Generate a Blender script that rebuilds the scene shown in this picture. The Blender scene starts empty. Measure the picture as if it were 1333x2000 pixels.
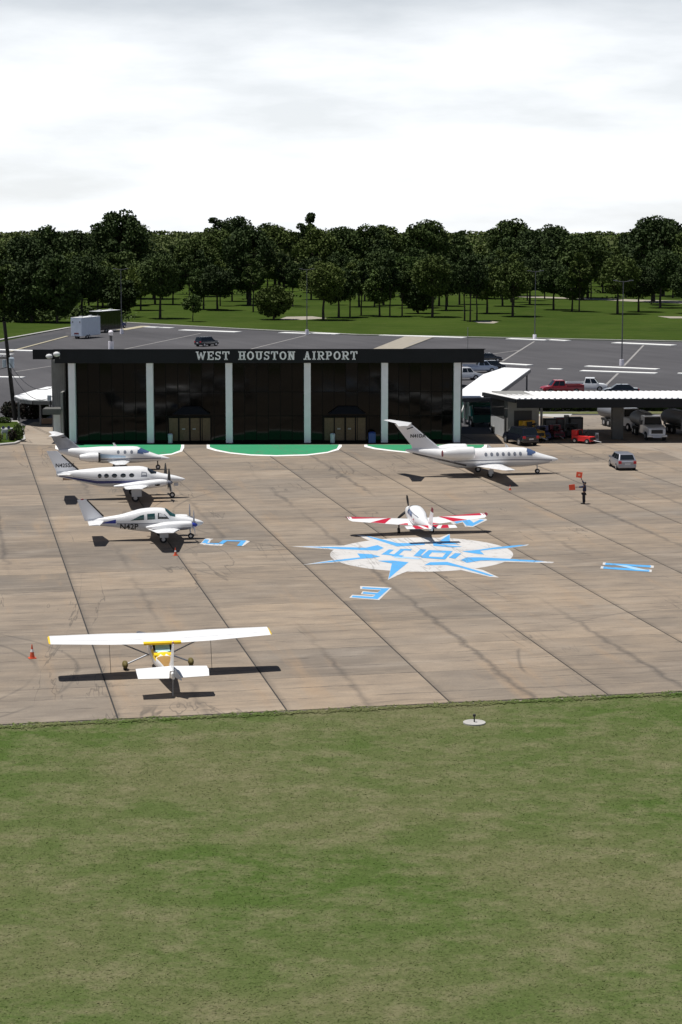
import bpy, bmesh, math, random
import numpy as np
from mathutils import Vector, Matrix
random.seed(7); np.random.seed(7)
R = math.radians
sc = bpy.context.scene
C = sc.collection
# ---------------------------------------------------------------- camera
F = 3800.0; YH = 448.0; K = 0.0458          # focal length in photo pixels, horizon row, metres scale per row
TH = math.atan((1000 - YH) / F); H = math.cos(TH) / K
cam = bpy.data.cameras.new('camera'); camo = bpy.data.objects.new('camera', cam); C.objects.link(camo)
cam.sensor_fit = 'HORIZONTAL'; cam.sensor_width = 36; cam.lens = 36 * F / 1333
cam.clip_start = 1; cam.clip_end = 20000
camo.location = (0, 0, H); camo.rotation_euler = (math.pi / 2 - TH, 0, 0)
sc.camera = camo
# ---------------------------------------------------------------- sky, sun, exposure
SX, SY = 0.25, -0.02                        # shadow offset per metre of height
sv = Vector((-SX, -SY, 1)).normalized()
EL = math.asin(sv.z); AZ = math.atan2(sv.x, sv.y)
w = bpy.data.worlds.new('World'); sc.world = w; w.use_nodes = True
nt = w.node_tree; nt.nodes.clear()
out = nt.nodes.new('ShaderNodeOutputWorld'); bg = nt.nodes.new('ShaderNodeBackground'); sky = nt.nodes.new('ShaderNodeTexSky')
sky.sky_type = 'NISHITA'; sky.sun_disc = False; sky.sun_elevation = EL; sky.sun_rotation = AZ % (2 * math.pi)
sky.air_density = 0.8; sky.dust_density = 0.4; sky.ozone_density = 1.0; sky.altitude = 0
bg.inputs['Strength'].default_value = 0.05
# summer haze and thin cloud near the horizon, the same all the way round
def wn(t, **k):
    n = nt.nodes.new(t)
    for a, v in k.items(): setattr(n, a, v)
    return n
tcw = wn('ShaderNodeTexCoord'); sep = wn('ShaderNodeSeparateXYZ'); nt.links.new(tcw.outputs['Generated'], sep.inputs[0])
mrw = wn('ShaderNodeMapRange', interpolation_type='SMOOTHSTEP')
for i, x in zip((1, 2, 3, 4), (.08, .17, 1., 0.)): mrw.inputs[i].default_value = x
nt.links.new(sep.outputs[2], mrw.inputs[0])
mpw = wn('ShaderNodeMapping'); mpw.inputs['Scale'].default_value = (1, 1, 4.5); nt.links.new(tcw.outputs['Generated'], mpw.inputs[0])
nsw = wn('ShaderNodeTexNoise'); nsw.inputs['Scale'].default_value = 5; nsw.inputs['Detail'].default_value = 7; nsw.inputs['Roughness'].default_value = .55; nt.links.new(mpw.outputs[0], nsw.inputs['Vector'])
ncw = wn('ShaderNodeMapRange')
for i, x in zip((1, 2, 3, 4), (.40, .60, .72, 1.)): ncw.inputs[i].default_value = x
nt.links.new(nsw.outputs['Fac'], ncw.inputs[0])
mlw = wn('ShaderNodeMath', operation='MULTIPLY'); nt.links.new(mrw.outputs[0], mlw.inputs[0]); nt.links.new(ncw.outputs[0], mlw.inputs[1])
mxw = wn('ShaderNodeMix', data_type='RGBA'); nt.links.new(mlw.outputs[0], mxw.inputs[0]); nt.links.new(sky.outputs[0], mxw.inputs[6]); mxw.inputs[7].default_value = (22, 22.6, 23.3, 1)
nt.links.new(mxw.outputs[2], bg.inputs[0]); nt.links.new(bg.outputs[0], out.inputs[0])
sun = bpy.data.lights.new('sun', 'SUN'); sun.energy = 5.0; sun.angle = R(0.53); sun.color = (1, .965, .91)
suno = bpy.data.objects.new('sun', sun); C.objects.link(suno); suno.rotation_euler = sv.to_track_quat('Z', 'Y').to_euler(); suno.location = (0, 100, 80)
vs = sc.view_settings; vs.view_transform = 'Standard'; vs.look = 'None'; vs.gamma = 1; vs.exposure = 0.0; vs.use_curve_mapping = False
sc.cycles.max_bounces = 6; sc.cycles.diffuse_bounces = 3; sc.cycles.glossy_bounces = 3; sc.cycles.transparent_max_bounces = 6
try: sc.cycles.use_denoising = True
except Exception: pass

def at(px, py, z=0.0):
    """ground point seen at a photo pixel, on the level plane z"""
    a = px - 666.5; b = 1000 - py
    d = Vector((a, F * math.cos(TH) + b * math.sin(TH), -F * math.sin(TH) + b * math.cos(TH)))
    t = (z - H) / d.z
    return Vector((d.x * t, d.y * t, z))
def scl(py): return (py - YH) * K

# ---------------------------------------------------------------- materials
M = {}
def mat(name, col, rough=.6, metal=0., noise=None, spec=None, bump=None, coat=0, emit=None):
    if name in M: return M[name]
    m = bpy.data.materials.new(name); m.use_nodes = True; M[name] = m
    n = m.node_tree.nodes; l = m.node_tree.links; b = n['Principled BSDF']
    b.inputs['Base Color'].default_value = (*col, 1); b.inputs['Roughness'].default_value = rough; b.inputs['Metallic'].default_value = metal
    if spec is not None: b.inputs['Specular IOR Level'].default_value = spec
    if coat: b.inputs['Coat Weight'].default_value = coat; b.inputs['Coat Roughness'].default_value = .05
    if noise:
        sc_, amt = noise
        tc = n.new('ShaderNodeNewGeometry'); t = n.new('ShaderNodeTexNoise'); t.inputs['Scale'].default_value = sc_; t.inputs['Detail'].default_value = 5
        l.new(tc.outputs['Position'], t.inputs['Vector'])
        mr = n.new('ShaderNodeMapRange'); mr.inputs[1].default_value = .3; mr.inputs[2].default_value = .7; mr.inputs[3].default_value = 1 - amt; mr.inputs[4].default_value = 1 + amt
        l.new(t.outputs['Fac'], mr.inputs[0])
        mx = n.new('ShaderNodeVectorMath'); mx.operation = 'SCALE'; mx.inputs[0].default_value = col; l.new(mr.outputs[0], mx.inputs['Scale'])
        l.new(mx.outputs[0], b.inputs['Base Color'])
        if bump:
            bp = n.new('ShaderNodeBump'); bp.inputs['Strength'].default_value = bump; bp.inputs['Distance'].default_value = .02
            l.new(t.outputs['Fac'], bp.inputs['Height']); l.new(bp.outputs[0], b.inputs['Normal'])
    return m
class NG:
    """small node helper"""
    def __init__(s, name):
        s.m = bpy.data.materials.new(name); s.m.use_nodes = True; M[name] = s.m
        s.n = s.m.node_tree.nodes; s.l = s.m.node_tree.links; s.b = s.n['Principled BSDF']
        s.pos = s.n.new('ShaderNodeNewGeometry').outputs['Position']
    def mapping(s, rot=0, scale=(1, 1, 1), loc=(0, 0, 0)):
        mp = s.n.new('ShaderNodeMapping'); mp.vector_type = 'POINT'
        r = s.n.new('ShaderNodeVectorRotate'); r.rotation_type = 'Z_AXIS'; r.inputs['Angle'].default_value = rot
        s.l.new(s.pos, r.inputs['Vector']); s.l.new(r.outputs[0], mp.inputs['Vector'])
        mp.inputs['Scale'].default_value = scale; mp.inputs['Location'].default_value = loc
        return mp.outputs[0]
    def noise(s, vec, scale, detail=4, rough=.55, dist=0):
        t = s.n.new('ShaderNodeTexNoise'); t.inputs['Scale'].default_value = scale; t.inputs['Detail'].default_value = detail
        t.inputs['Roughness'].default_value = rough; t.inputs['Distortion'].default_value = dist; s.l.new(vec, t.inputs['Vector']); return t.outputs['Fac']
    def rng(s, v, a, b, c=0., d=1.):
        m = s.n.new('ShaderNodeMapRange'); m.clamp = True
        for i, x in zip((1, 2, 3, 4), (a, b, c, d)): m.inputs[i].default_value = x
        s.l.new(v, m.inputs[0]); return m.outputs[0]
    def math(s, op, a, b):
        m = s.n.new('ShaderNodeMath'); m.operation = op
        for i, x in enumerate((a, b)):
            if isinstance(x, (int, float)): m.inputs[i].default_value = x
            else: s.l.new(x, m.inputs[i])
        return m.outputs[0]
    def mix(s, fac, a, b, mode='MIX'):
        m = s.n.new('ShaderNodeMix'); m.data_type = 'RGBA'; m.blend_type = mode
        for i, x in ((0, fac), (6, a), (7, b)):
            if isinstance(x, tuple): m.inputs[i].default_value = (*x, 1)
            elif isinstance(x, (int, float)): m.inputs[i].default_value = x
            else: s.l.new(x, m.inputs[i])
        return m.outputs[2]
    def done(s, col, rough=.9, bump=None, bs=.3, bd=.02):
        s.l.new(col, s.b.inputs['Base Color'])
        if isinstance(rough, (int, float)): s.b.inputs['Roughness'].default_value = rough
        else: s.l.new(rough, s.b.inputs['Roughness'])
        s.b.inputs['Specular IOR Level'].default_value = .25
        if bump is not None:
            bp = s.n.new('ShaderNodeBump'); bp.inputs['Strength'].default_value = bs; bp.inputs['Distance'].default_value = bd
            s.l.new(bump, bp.inputs['Height']); s.l.new(bp.outputs[0], s.b.inputs['Normal'])
        return s.m
GA = R(11.3)                                 # apron grid angle
def concrete(name, tan, grey, streak=1.0, slab=False):
    g = NG(name)
    iso = g.mapping(-GA); al = g.mapping(-GA, (.38, 1, 1)); al2 = g.mapping(-GA, (.05, 1, 1), (3, 9, 0)); lon = g.mapping(-GA, (1, .12, 1), (7, 2, 0))
    big = g.rng(g.noise(iso, .09, 4, .6), .36, .64)
    col = g.mix(big, tan, grey)
    col = g.mix(g.math('MULTIPLY', g.rng(g.noise(iso, .06, 6, .7), .5, .64), .62), col, (.130, .105, .086))
    col = g.mix(g.math('MULTIPLY', g.rng(g.noise(iso, .35, 6, .72, .6), .5, .68), .5), col, (.14, .115, .095))
    # slab to slab difference
    oi = g.n.new('ShaderNodeObjectInfo')
    col = g.mix(.55, col, g.mix(oi.outputs['Random'], (.37, .295, .22), (.175, .152, .128)))
    med = g.rng(g.noise(al, .8, 6, .65), .38, .68)
    col = g.mix(g.math('MULTIPLY', med, .42 * streak), col, (.105, .09, .078))
    pale = g.rng(g.noise(al, .33, 5, .6, .4), .55, .75)
    col = g.mix(g.math('MULTIPLY', pale, .40), col, (.40, .345, .285))
    orng = g.rng(g.noise(lon, .5, 5, .6), .56, .74)
    col = g.mix(g.math('MULTIPLY', orng, .45), col, (.34, .235, .145))
    # thin dark transverse cracks
    t2 = g.noise(al2, 1.1, 3, .5)
    cr = g.rng(g.math('ABSOLUTE', g.math('SUBTRACT', t2, .5), 0), 0., .022, 1, 0)
    msk = g.rng(g.noise(iso, .12, 3), .42, .58)
    col = g.mix(g.math('MULTIPLY', g.math('MULTIPLY', cr, msk), .4 * streak), col, (.06, .055, .05))
    # wandering cracks and tar
    wv = g.noise(lon, .16, 5, .6, 1.2)
    cr2 = g.rng(g.math('ABSOLUTE', g.math('SUBTRACT', wv, .47), 0), 0., .007, 1, 0)
    m2 = g.rng(g.noise(iso, .07, 2), .5, .56)
    col = g.mix(g.math('MULTIPLY', g.math('MULTIPLY', cr2, m2), .6), col, (.06, .055, .05))
    if slab:                                 # curved tyre marks
        for (cx_, cy_, rr_, ww_) in ((-26.5, 92.5, 11.5, .16), (-26.2, 92.2, 13.3, .16), (9, 150, 22, .16), (9.3, 150, 24, .14), (24, 96, 15, .16), (-2, 128, 9, .13)):
            ds = g.n.new('ShaderNodeVectorMath'); ds.operation = 'DISTANCE'; g.l.new(g.pos, ds.inputs[0]); ds.inputs[1].default_value = (cx_, cy_, 0)
            ring_ = g.rng(g.math('ABSOLUTE', g.math('ADD', g.math('SUBTRACT', ds.outputs['Value'], rr_), g.math('MULTIPLY', g.math('SUBTRACT', big, .5), .3)), 0), 0, ww_, 1, 0)
            col = g.mix(g.math('MULTIPLY', g.math('MULTIPLY', ring_, g.rng(g.noise(iso, .2, 3), .42, .55)), .5), col, (.075, .068, .062))
    if slab:                                 # joint staining, tar-filled mid cracks and transverse cracks, in slab space
        tco = g.n.new('ShaderNodeTexCoord'); sx = g.n.new('ShaderNodeSeparateXYZ'); g.l.new(tco.outputs['Object'], sx.inputs[0])
        wob = g.noise(iso, .9, 4, .6); wob2 = g.noise(iso, .45, 4, .65); blot = g.rng(g.noise(iso, .5, 4), .42, .6); blot2 = g.rng(g.noise(lon, .25, 3), .44, .58)
        def dl(v, c, amp, w, nz): return g.rng(g.math('ABSOLUTE', g.math('ADD', g.math('SUBTRACT', v, c), g.math('MULTIPLY', g.math('SUBTRACT', nz, .5), amp)), 0), 0, w, 1, 0)
        for c_ in (0, SPC): col = g.mix(g.math('MULTIPLY', dl(sx.outputs[0], c_, .35, .34, wob), .42), col, (.07, .064, .058))
        col = g.mix(g.math('MULTIPLY', g.math('MULTIPLY', dl(sx.outputs[0], SPC / 2, 1.3, .30, wob2), blot2), .6), col, (.062, .057, .054))
        for k_ in range(3):
            col = g.mix(g.math('MULTIPLY', g.math('MULTIPLY', dl(sx.outputs[1], 2.1 * k_, .5, .10, wob), blot), .7), col, (.055, .05, .047))
    fine = g.noise(iso, 9, 5, .7)
    col = g.mix(g.math('MULTIPLY', g.rng(fine, .45, .75), .3), col, (.10, .088, .075))
    spot = g.rng(g.noise(iso, 1.7, 6, .75), .62, .72)
    col = g.mix(g.math('MULTIPLY', spot, .35), col, (.42, .37, .31))
    return g.done(col, .85, fine, .25, .01)
SPC = 7.9
concrete('concrete', (.345, .262, .180), (.225, .195, .162))
concrete('concrete_slab', (.345, .262, .180), (.225, .195, .162), 1., True)
concrete('concrete_pale', (.36, .31, .255), (.30, .27, .235), .5)
def asphalt(name, base, lite):
    g = NG(name); iso = g.mapping(-R(24)); lon = g.mapping(-R(24), (1, .07, 1))
    a = g.rng(g.noise(iso, .03, 4), .4, .6); b = g.rng(g.noise(lon, .3, 5, .6), .4, .7)
    col = g.mix(g.math('MULTIPLY', g.math('ADD', a, b), .5), base, lite)
    f = g.noise(iso, 6, 5, .7); col = g.mix(g.math('MULTIPLY', g.rng(f, .4, .7), .2), col, (.05, .05, .052))
    return g.done(col, .9, f, .2, .01)
asphalt('asphalt', (.062, .060, .064), (.098, .095, .100))
asphalt('asphalt_road', (.055, .055, .06), (.075, .075, .08))
def grassmat(name, a, b, dry, s=1.0, drya=.5):
    g = NG(name); iso = g.mapping(0); al = g.mapping(0, (.8, 1, 1))
    col = g.mix(g.rng(g.noise(iso, .05 * s, 5, .6), .38, .62), a, b)
    col = g.mix(g.math('MULTIPLY', g.rng(g.noise(al, .35 * s, 6, .7), .45, .65), drya), col, dry)
    col = g.mix(g.math('MULTIPLY', g.rng(g.noise(iso, 1.1 * s, 6, .8), .5, .72), .5), col, tuple(x * .7 for x in a))
    f = g.noise(iso, 5 * s, 6, .75)
    col = g.mix(g.math('MULTIPLY', g.rng(f, .4, .7), .5), col, tuple(x * .55 for x in a))
    g.done(col, .95, f, .6, .06); g.b.inputs['Specular IOR Level'].default_value = 0.02
    return g.m
grassmat('lawn', (.034, .060, .010), (.050, .080, .014), (.085, .098, .028), .6, .35)
grassmat('infield', (.075, .115, .030), (.135, .140, .066), (.22, .195, .12), 1.8, .62)
grassmat('grass_blades', (.09, .145, .036), (.155, .165, .072), (.25, .22, .13), 1.8, .6)
mat('joint', (.03, .03, .03), .9)
mat('white_paint', (.80, .80, .80), .35, noise=(2, .03), coat=.3)
mat('aircraft_grey', (.50, .52, .56), .35)
mat('fin_white', (.80, .81, .84), .35)
mat('fin_grey', (.34, .36, .40), .4, noise=(1.2, .25))
mat('tank_grey', (.16, .165, .18), .5)
mat('lt_blue', (.42, .56, .70), .35)
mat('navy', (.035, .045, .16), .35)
mat('blue', (.02, .04, .32), .35)
mat('slate', (.20, .21, .25), .4)
mat('red_paint', (.50, .012, .035), .35, noise=(4, .06))
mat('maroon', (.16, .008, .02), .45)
mat('yellow', (.85, .56, .01), .4)
mat('gold', (.36, .20, .055), .45, noise=(3, .1))
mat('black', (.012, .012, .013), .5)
mat('rubber', (.016, .016, .017), .85)
mat('ink', (.02, .02, .022), .6)
mat('glass_dark', (.012, .016, .02), .06, spec=.6)
mat('glass_teal', (.02, .07, .07), .08, spec=.6)
mat('glass_blue', (.07, .11, .22), .08, spec=.7)
mat('sunshade', (.42, .70, .68), .3, noise=(8, .05))
mat('metal', (.45, .46, .48), .35, .8)
mat('steel_dark', (.12, .12, .13), .5, .5)
mat('olive', (.11, .085, .015), .7)
mat('paint_blue', (.085, .34, .66), .7, noise=(3, .10))
mat('paint_lblue', (.33, .52, .70), .7, noise=(3, .08))
mat('paint_white', (.56, .545, .53), .75, noise=(2.2, .09))
mat('paint_green', (.035, .28, .13), .7, noise=(1.5, .08))
def wornpaint(name, col, under=(.24, .20, .165), amt=.55):
    g = NG(name); iso = g.mapping(-GA); al = g.mapping(-GA, (.3, 1, 1))
    n1 = g.rng(g.noise(iso, 1.3, 7, .75), .54, .68); n2 = g.rng(g.noise(al, .5, 5, .65), .45, .7)
    cc = g.mix(g.math('MULTIPLY', n2, .22), col, tuple(x * .6 for x in col))
    cc = g.mix(g.math('MULTIPLY', n1, amt), cc, under)
    wv = g.noise(g.mapping(-GA, (1, .12, 1), (7, 2, 0)), .22, 5, .6, 1.2); cr = g.rng(g.math('ABSOLUTE', g.math('SUBTRACT', wv, .5), 0), 0, .01, 1, 0)
    return g.done(g.mix(g.math('MULTIPLY', cr, .45), cc, (.12, .11, .10)), .8)
for k_ in ('paint_blue', 'paint_lblue', 'paint_white', 'paint_green'): M.pop(k_)
wornpaint('paint_blue', (.085, .34, .66)); wornpaint('paint_lblue', (.33, .52, .70)); wornpaint('paint_white', (.56, .545, .53)); wornpaint('paint_green', (.03, .26, .12), amt=.3)
mat('canopy_dark', (.009, .009, .010), .5, spec=.2)
mat('jet_window', (.20, .215, .25), .15, spec=.5)
mat('line_white', (.78, .78, .76), .8, noise=(2, .06))
mat('line_pale', (.27, .26, .25), .8, noise=(1.2, .15))
mat('tan_strip', (.30, .27, .22), .9, noise=(1, .12))
mat('kerb', (.40, .39, .37), .85, noise=(1.5, .12), bump=.3)
mat('kerb_yellow', (.38, .34, .24), .85, noise=(1.5, .2))
mat('fascia', (.008, .010, .013), .55, spec=.25, noise=(.6, .15))
mat('column_white', (.86, .82, .88), .6, noise=(1.2, .04))
mat('wall_grey', (.24, .24, .23), .8, noise=(1.5, .08))
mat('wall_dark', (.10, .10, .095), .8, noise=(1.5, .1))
mat('wall_white', (.62, .63, .64), .8, noise=(1.5, .05))
mat('roof_white', (.86, .86, .86), .5, noise=(.8, .03))
mat('roof_grey', (.22, .22, .22), .9, noise=(.8, .1))
mat('curtain_glass', (.003, .0027, .0024), .06, spec=.2)
mat('mullion', (.0035, .003, .003), .5, spec=.12)
mat('lit_room_tan', (.105, .075, .042), .25, spec=.3, noise=(5, .12))  # door glass coloured tan to stand for the lit room behind
mat('letter_white', (.93, .93, .95), .5)
mat('wood_pole', (.018, .015, .013), .9, noise=(6, .2))
mat('trunk', (.045, .036, .028), .95, noise=(4, .25))
mat('cone_orange', (.62, .09, .03), .5)
mat('cone_white', (.75, .75, .75), .5)
mat('skin', (.25, .14, .09), .5)
mat('shirt', (.012, .02, .07), .8, noise=(20, .2))
mat('trousers', (.01, .011, .02), .85, noise=(20, .2))
mat('paddle', (.85, .09, .03), .5)
mat('paddle_pale', (.85, .45, .30), .5)
mat('car_silver', (.32, .33, .37), .3, .35, coat=.5)
mat('car_white', (.72, .73, .75), .3, coat=.5)
mat('car_black', (.01, .012, .02), .18, coat=.6)
mat('car_red', (.36, .012, .02), .3, coat=.5)
mat('car_blueg', (.35, .40, .50), .3, .3, coat=.5)
mat('taillight', (.5, .01, .02), .3)
mat('headlight', (.7, .72, .75), .15)
mat('rim', (.5, .5, .52), .35, .7)
mat('plate', (.6, .6, .62), .5)
mat('tug_red', (.62, .02, .02), .45, noise=(5, .08))
mat('tug_yellow', (.62, .33, .02), .45, noise=(5, .08))
mat('green_truck', (.01, .10, .07), .4)
mat('green_light', (.02, .25, .2), .4)
mat('trailer_white', (.60, .66, .76), .4, noise=(1.5, .04))
mat('trailer_dark', (.006, .008, .007), .10, spec=.5, noise=(1.2, .2))
mat('bin_blue', (.02, .05, .22), .5)
mat('bin_grey', (.40, .46, .52), .5)
mat('box_brown', (.34, .22, .15), .8, noise=(6, .15))
def leafmat(name, a, b, sc_=.5):
    g = NG(name); iso = g.mapping(0)
    oi = g.n.new('ShaderNodeObjectInfo')
    col = g.mix(g.rng(g.noise(iso, sc_, 3), .35, .65), a, b)
    col = g.mix(g.rng(oi.outputs['Random'], 0, .5, .6, 0), col, tuple(x * .6 for x in a))
    col = g.mix(g.rng(oi.outputs['Random'], .5, 1, 0, .7), col, (b[0] * 1.7, b[1] * 1.4, b[2] * 1.1))
    g.done(col, .75); g.b.inputs['Specular IOR Level'].default_value = .2
    return g.m
leafmat('leaf_dark', (.028, .048, .012), (.050, .080, .018))
leafmat('leaf_mid', (.042, .074, .015), (.075, .112, .026))
leafmat('leaf_red', (.030, .016, .016), (.022, .030, .014), 2)
leafmat('leaf_far', (.034, .056, .022), (.062, .090, .032), .02)
leafmat('leaf_shrub', (.05, .085, .02), (.09, .12, .035), 3)

# ---------------------------------------------------------------- object helpers
def tag(o, label=None, cat=None, group=None, kind=None):
    if label: o['label'] = label
    if cat: o['category'] = cat
    if group: o['group'] = group
    if kind: o['kind'] = kind
    return o
def thing(name, label, cat, loc=(0, 0, 0), rotz=0., group=None, pitch=0.):
    o = bpy.data.objects.new(name, None); C.objects.link(o); o.empty_display_size = .3
    o.location = loc; o.rotation_euler = (0, pitch, rotz)
    return tag(o, label, cat, group)
def dup(root, loc, rotz, label, group=None):
    r = root.copy(); C.objects.link(r); r.location = loc; r.rotation_euler = (root.rotation_euler[0], root.rotation_euler[1], rotz); r['label'] = label
    if group: r['group'] = group
    for ch in list(root.children):
        c = ch.copy(); C.objects.link(c); c.parent = r
        for g_ in ch.children:
            d = g_.copy(); C.objects.link(d); d.parent = c
    return r
def link(name, me, mt, parent=None, smooth=False):
    if mt is not None:
        me.materials.clear(); me.materials.append(M[mt] if isinstance(mt, str) else mt)
    if smooth:
        me.shade_smooth()
        try: me.set_sharp_from_angle(angle=R(38))
        except Exception: pass
    o = bpy.data.objects.new(name, me); C.objects.link(o)
    if parent is not None: o.parent = parent
    return o
class MB:
    def __init__(s): s.v = []; s.f = []
    def add(s, vs, fs):
        k = len(s.v); s.v += [tuple(x) for x in vs]; s.f += [tuple(i + k for i in f) for f in fs]; return s
    def box(s, x0, x1, y0, y1, z0, z1, rot=0, c=None):
        p = [(x, y, z) for z in (z0, z1) for x, y in ((x0, y0), (x1, y0), (x1, y1), (x0, y1))]
        if rot:
            cx, cy = c or ((x0 + x1) / 2, (y0 + y1) / 2); co, si = math.cos(rot), math.sin(rot)
            p = [(cx + (x - cx) * co - (y - cy) * si, cy + (x - cx) * si + (y - cy) * co, z) for x, y, z in p]
        return s.add(p, [(3, 2, 1, 0), (4, 5, 6, 7), (0, 1, 5, 4), (1, 2, 6, 5), (2, 3, 7, 6), (3, 0, 4, 7)])
    def prism(s, poly, z0, z1):
        n = len(poly); a = sum(poly[i][0] * poly[(i + 1) % n][1] - poly[(i + 1) % n][0] * poly[i][1] for i in range(n))
        if a < 0: poly = poly[::-1]
        p = [(q[0], q[1], z0) for q in poly] + [(q[0], q[1], z1) for q in poly]
        return s.add(p, [tuple(range(n))[::-1], tuple(range(n, 2 * n))] + [(i, (i + 1) % n, n + (i + 1) % n, n + i) for i in range(n)])
    def hull(s, bot, top):
        """prism between two matching 3-D outlines"""
        n = len(bot)
        return s.add(list(bot) + list(top), [tuple(range(n))[::-1], tuple(range(n, 2 * n))] + [(i, (i + 1) % n, n + (i + 1) % n, n + i) for i in range(n)])
    def sheet(s, pts): return s.add(pts, [tuple(range(len(pts)))])
    def tube(s, p0, p1, r0, r1=None, n=8):
        r1 = r0 if r1 is None else r1; p0 = Vector(p0); p1 = Vector(p1); d = (p1 - p0).normalized()
        u = d.cross(Vector((0, 0, 1)) if abs(d.z) < .9 else Vector((1, 0, 0))).normalized(); v = d.cross(u)
        ring = lambda p, r: [p + (u * math.cos(2 * math.pi * i / n) + v * math.sin(2 * math.pi * i / n)) * r for i in range(n)]
        return s.add(ring(p0, r0) + ring(p1, r1), [tuple(range(n)), tuple(range(n, 2 * n))[::-1]] + [(i, n + i, n + (i + 1) % n, (i + 1) % n) for i in range(n)])
    def poly(s, pts, r, n=6):
        for a, b in zip(pts[:-1], pts[1:]): s.tube(a, b, r, r, n)
        return s
    def loft(s, rings, cap=True):
        n = len(rings[0]); vs = [p for r_ in rings for p in r_]; fs = []
        for k in range(len(rings) - 1):
            for i in range(n):
                a, b = k * n + i, k * n + (i + 1) % n; fs.append((a, b, b + n, a + n))
        if cap: fs += [tuple(range(n))[::-1], tuple(range((len(rings) - 1) * n, len(rings) * n))]
        return s.add(vs, fs)
    def ball(s, c, rx, ry, rz, n=12, m=8):
        rings = []
        for k in range(m + 1):
            a = -math.pi / 2 + math.pi * k / m; a = max(-1.55, min(1.55, a))
            rings.append([(c[0] + rx * math.cos(a) * math.cos(2 * math.pi * i / n), c[1] + ry * math.cos(a) * math.sin(2 * math.pi * i / n), c[2] + rz * math.sin(a)) for i in range(n)])
        return s.loft(rings)
    def build(s, name, mt, parent=None, smooth=False, bevel=0, fix=True):
        me = bpy.data.meshes.new(name); me.from_pydata(s.v, [], s.f)
        if fix:
            bm = bmesh.new(); bm.from_mesh(me); bmesh.ops.recalc_face_normals(bm, faces=bm.faces)
            if bevel: bmesh.ops.bevel(bm, geom=bm.edges[:], offset=bevel, segments=2, affect='EDGES', profile=.6)
            bm.to_mesh(me); bm.free()
        return link(name, me, mt, parent, smooth)
def ground_sheet(name, pts, z, mt, kind='structure', label=None):
    """flat paint or paving, normals up"""
    me = bpy.data.meshes.new(name); bm = bmesh.new()
    for poly in pts:
        vs_ = [bm.verts.new((p[0], p[1], z)) for p in poly]; z += .0006; f = bm.faces.new(vs_)
        f.normal_update()
        if f.normal.z < 0: f.normal_flip()
    bm.to_mesh(me); bm.free()
    o = link(name, me, mt); o['kind'] = kind
    if label: o['label'] = label
    return o
def text_mesh(txt, size, shear=0.):
    cu = bpy.data.curves.new('txt', 'FONT'); cu.body = txt; cu.size = size; cu.shear = shear; cu.align_x = 'CENTER'; cu.align_y = 'CENTER'; cu.resolution_u = 2; cu.offset = size * .02
    o = bpy.data.objects.new('txt', cu); C.objects.link(o)
    dg = bpy.context.evaluated_depsgraph_get(); me = bpy.data.meshes.new_from_object(o.evaluated_get(dg)); bpy.data.objects.remove(o); bpy.data.curves.remove(cu)
    bm = bmesh.new(); bm.from_mesh(me); bmesh.ops.triangulate(bm, faces=bm.faces); bmesh.ops.subdivide_edges(bm, edges=[e for e in bm.edges if e.calc_length() > size * .3], cuts=3, use_grid_fill=True); bmesh.ops.triangulate(bm, faces=bm.faces); bm.to_mesh(me); bm.free()
    return me
def wall_text(name, txt, size, mapf, mt, parent):
    me = text_mesh(txt, size)
    for v in me.vertices: v.co = mapf(v.co.x, v.co.y)
    return link(name, me, mt, parent)
# ================================================================ ground, paving, paint
big = 9000
ground_sheet('grass_field', [[(-big, -300), (big, -300), (big, big), (-big, big)]], -.07, 'lawn')
uu = Vector((math.cos(GA), math.sin(GA), 0)); vv = Vector((-math.sin(GA), math.cos(GA), 0))
O0 = at(880, 1372)                            # a joint meets the apron edge here
j1, j2 = at(222, 1395), at(1185, 1358)
SP = abs((j2 - j1).dot(uu)) / 3               # joint spacing from the photo
def G(u, v): return O0 + uu * u + vv * v
print('SP', SP, 'H', H)
near = [at(-900, 1446), at(2200, 1320)]
ground_sheet('infield_grass', [[(-400, -60), (400, -60), near[1].xy[:] , near[0].xy[:]]], -.05, 'infield')
ground_sheet('apron', [[G(-60, -.1)[:2], G(140, -.1)[:2], G(140, 118)[:2], G(-60, 118)[:2]]], -.035, 'joint')
ground_sheet('concrete_apron', [[G(-SP * 3, -.08)[:2], G(-60, -.08)[:2], G(-60, 118)[:2], G(-SP * 3, 118)[:2]],
                                [G(SP * 9, -.08)[:2], G(140, -.08)[:2], G(140, 118)[:2], G(SP * 9, 118)[:2]]], -.004, 'concrete')
ap = bpy.data.objects['apron']
VL = 6.3
slab = MB(); gx, gy = .035, .014
slab.box(gx, SP - gx, gy, VL - gy, -.15, 0); me_slab = slab.build('concrete_slab', 'concrete_slab', ap).data
bm = bmesh.new(); bm.from_mesh(me_slab); bmesh.ops.bevel(bm, geom=[e for e in bm.edges if all(v.co.z > -.01 for v in e.verts)], offset=.012, segments=1, affect='EDGES'); bm.to_mesh(me_slab); bm.free()
first = True; nslab = 0
for i in range(-3, 9):
    for j in range(0, 19):
        p = G(i * SP, j * VL)
        ctr = G((i + .5) * SP, (j + .5) * VL)
        s_ = F / (ctr.y * math.cos(TH) + H * math.sin(TH)); px_ = 666.5 + ctr.x * s_
        if first: o = bpy.data.objects['concrete_slab']; first = False
        else: o = bpy.data.objects.new('concrete_slab', me_slab); C.objects.link(o); o.parent = ap
        o.location = p; o.rotation_euler = (0, 0, GA); nslab += 1
print('slabs', nslab)
# concrete edge kerb strip along the grass
ground_sheet('apron_edge', [[G(-60, -.35)[:2], G(140, -.35)[:2], G(140, -.1)[:2], G(-60, -.1)[:2]]], -.02, 'concrete_pale')
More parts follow.
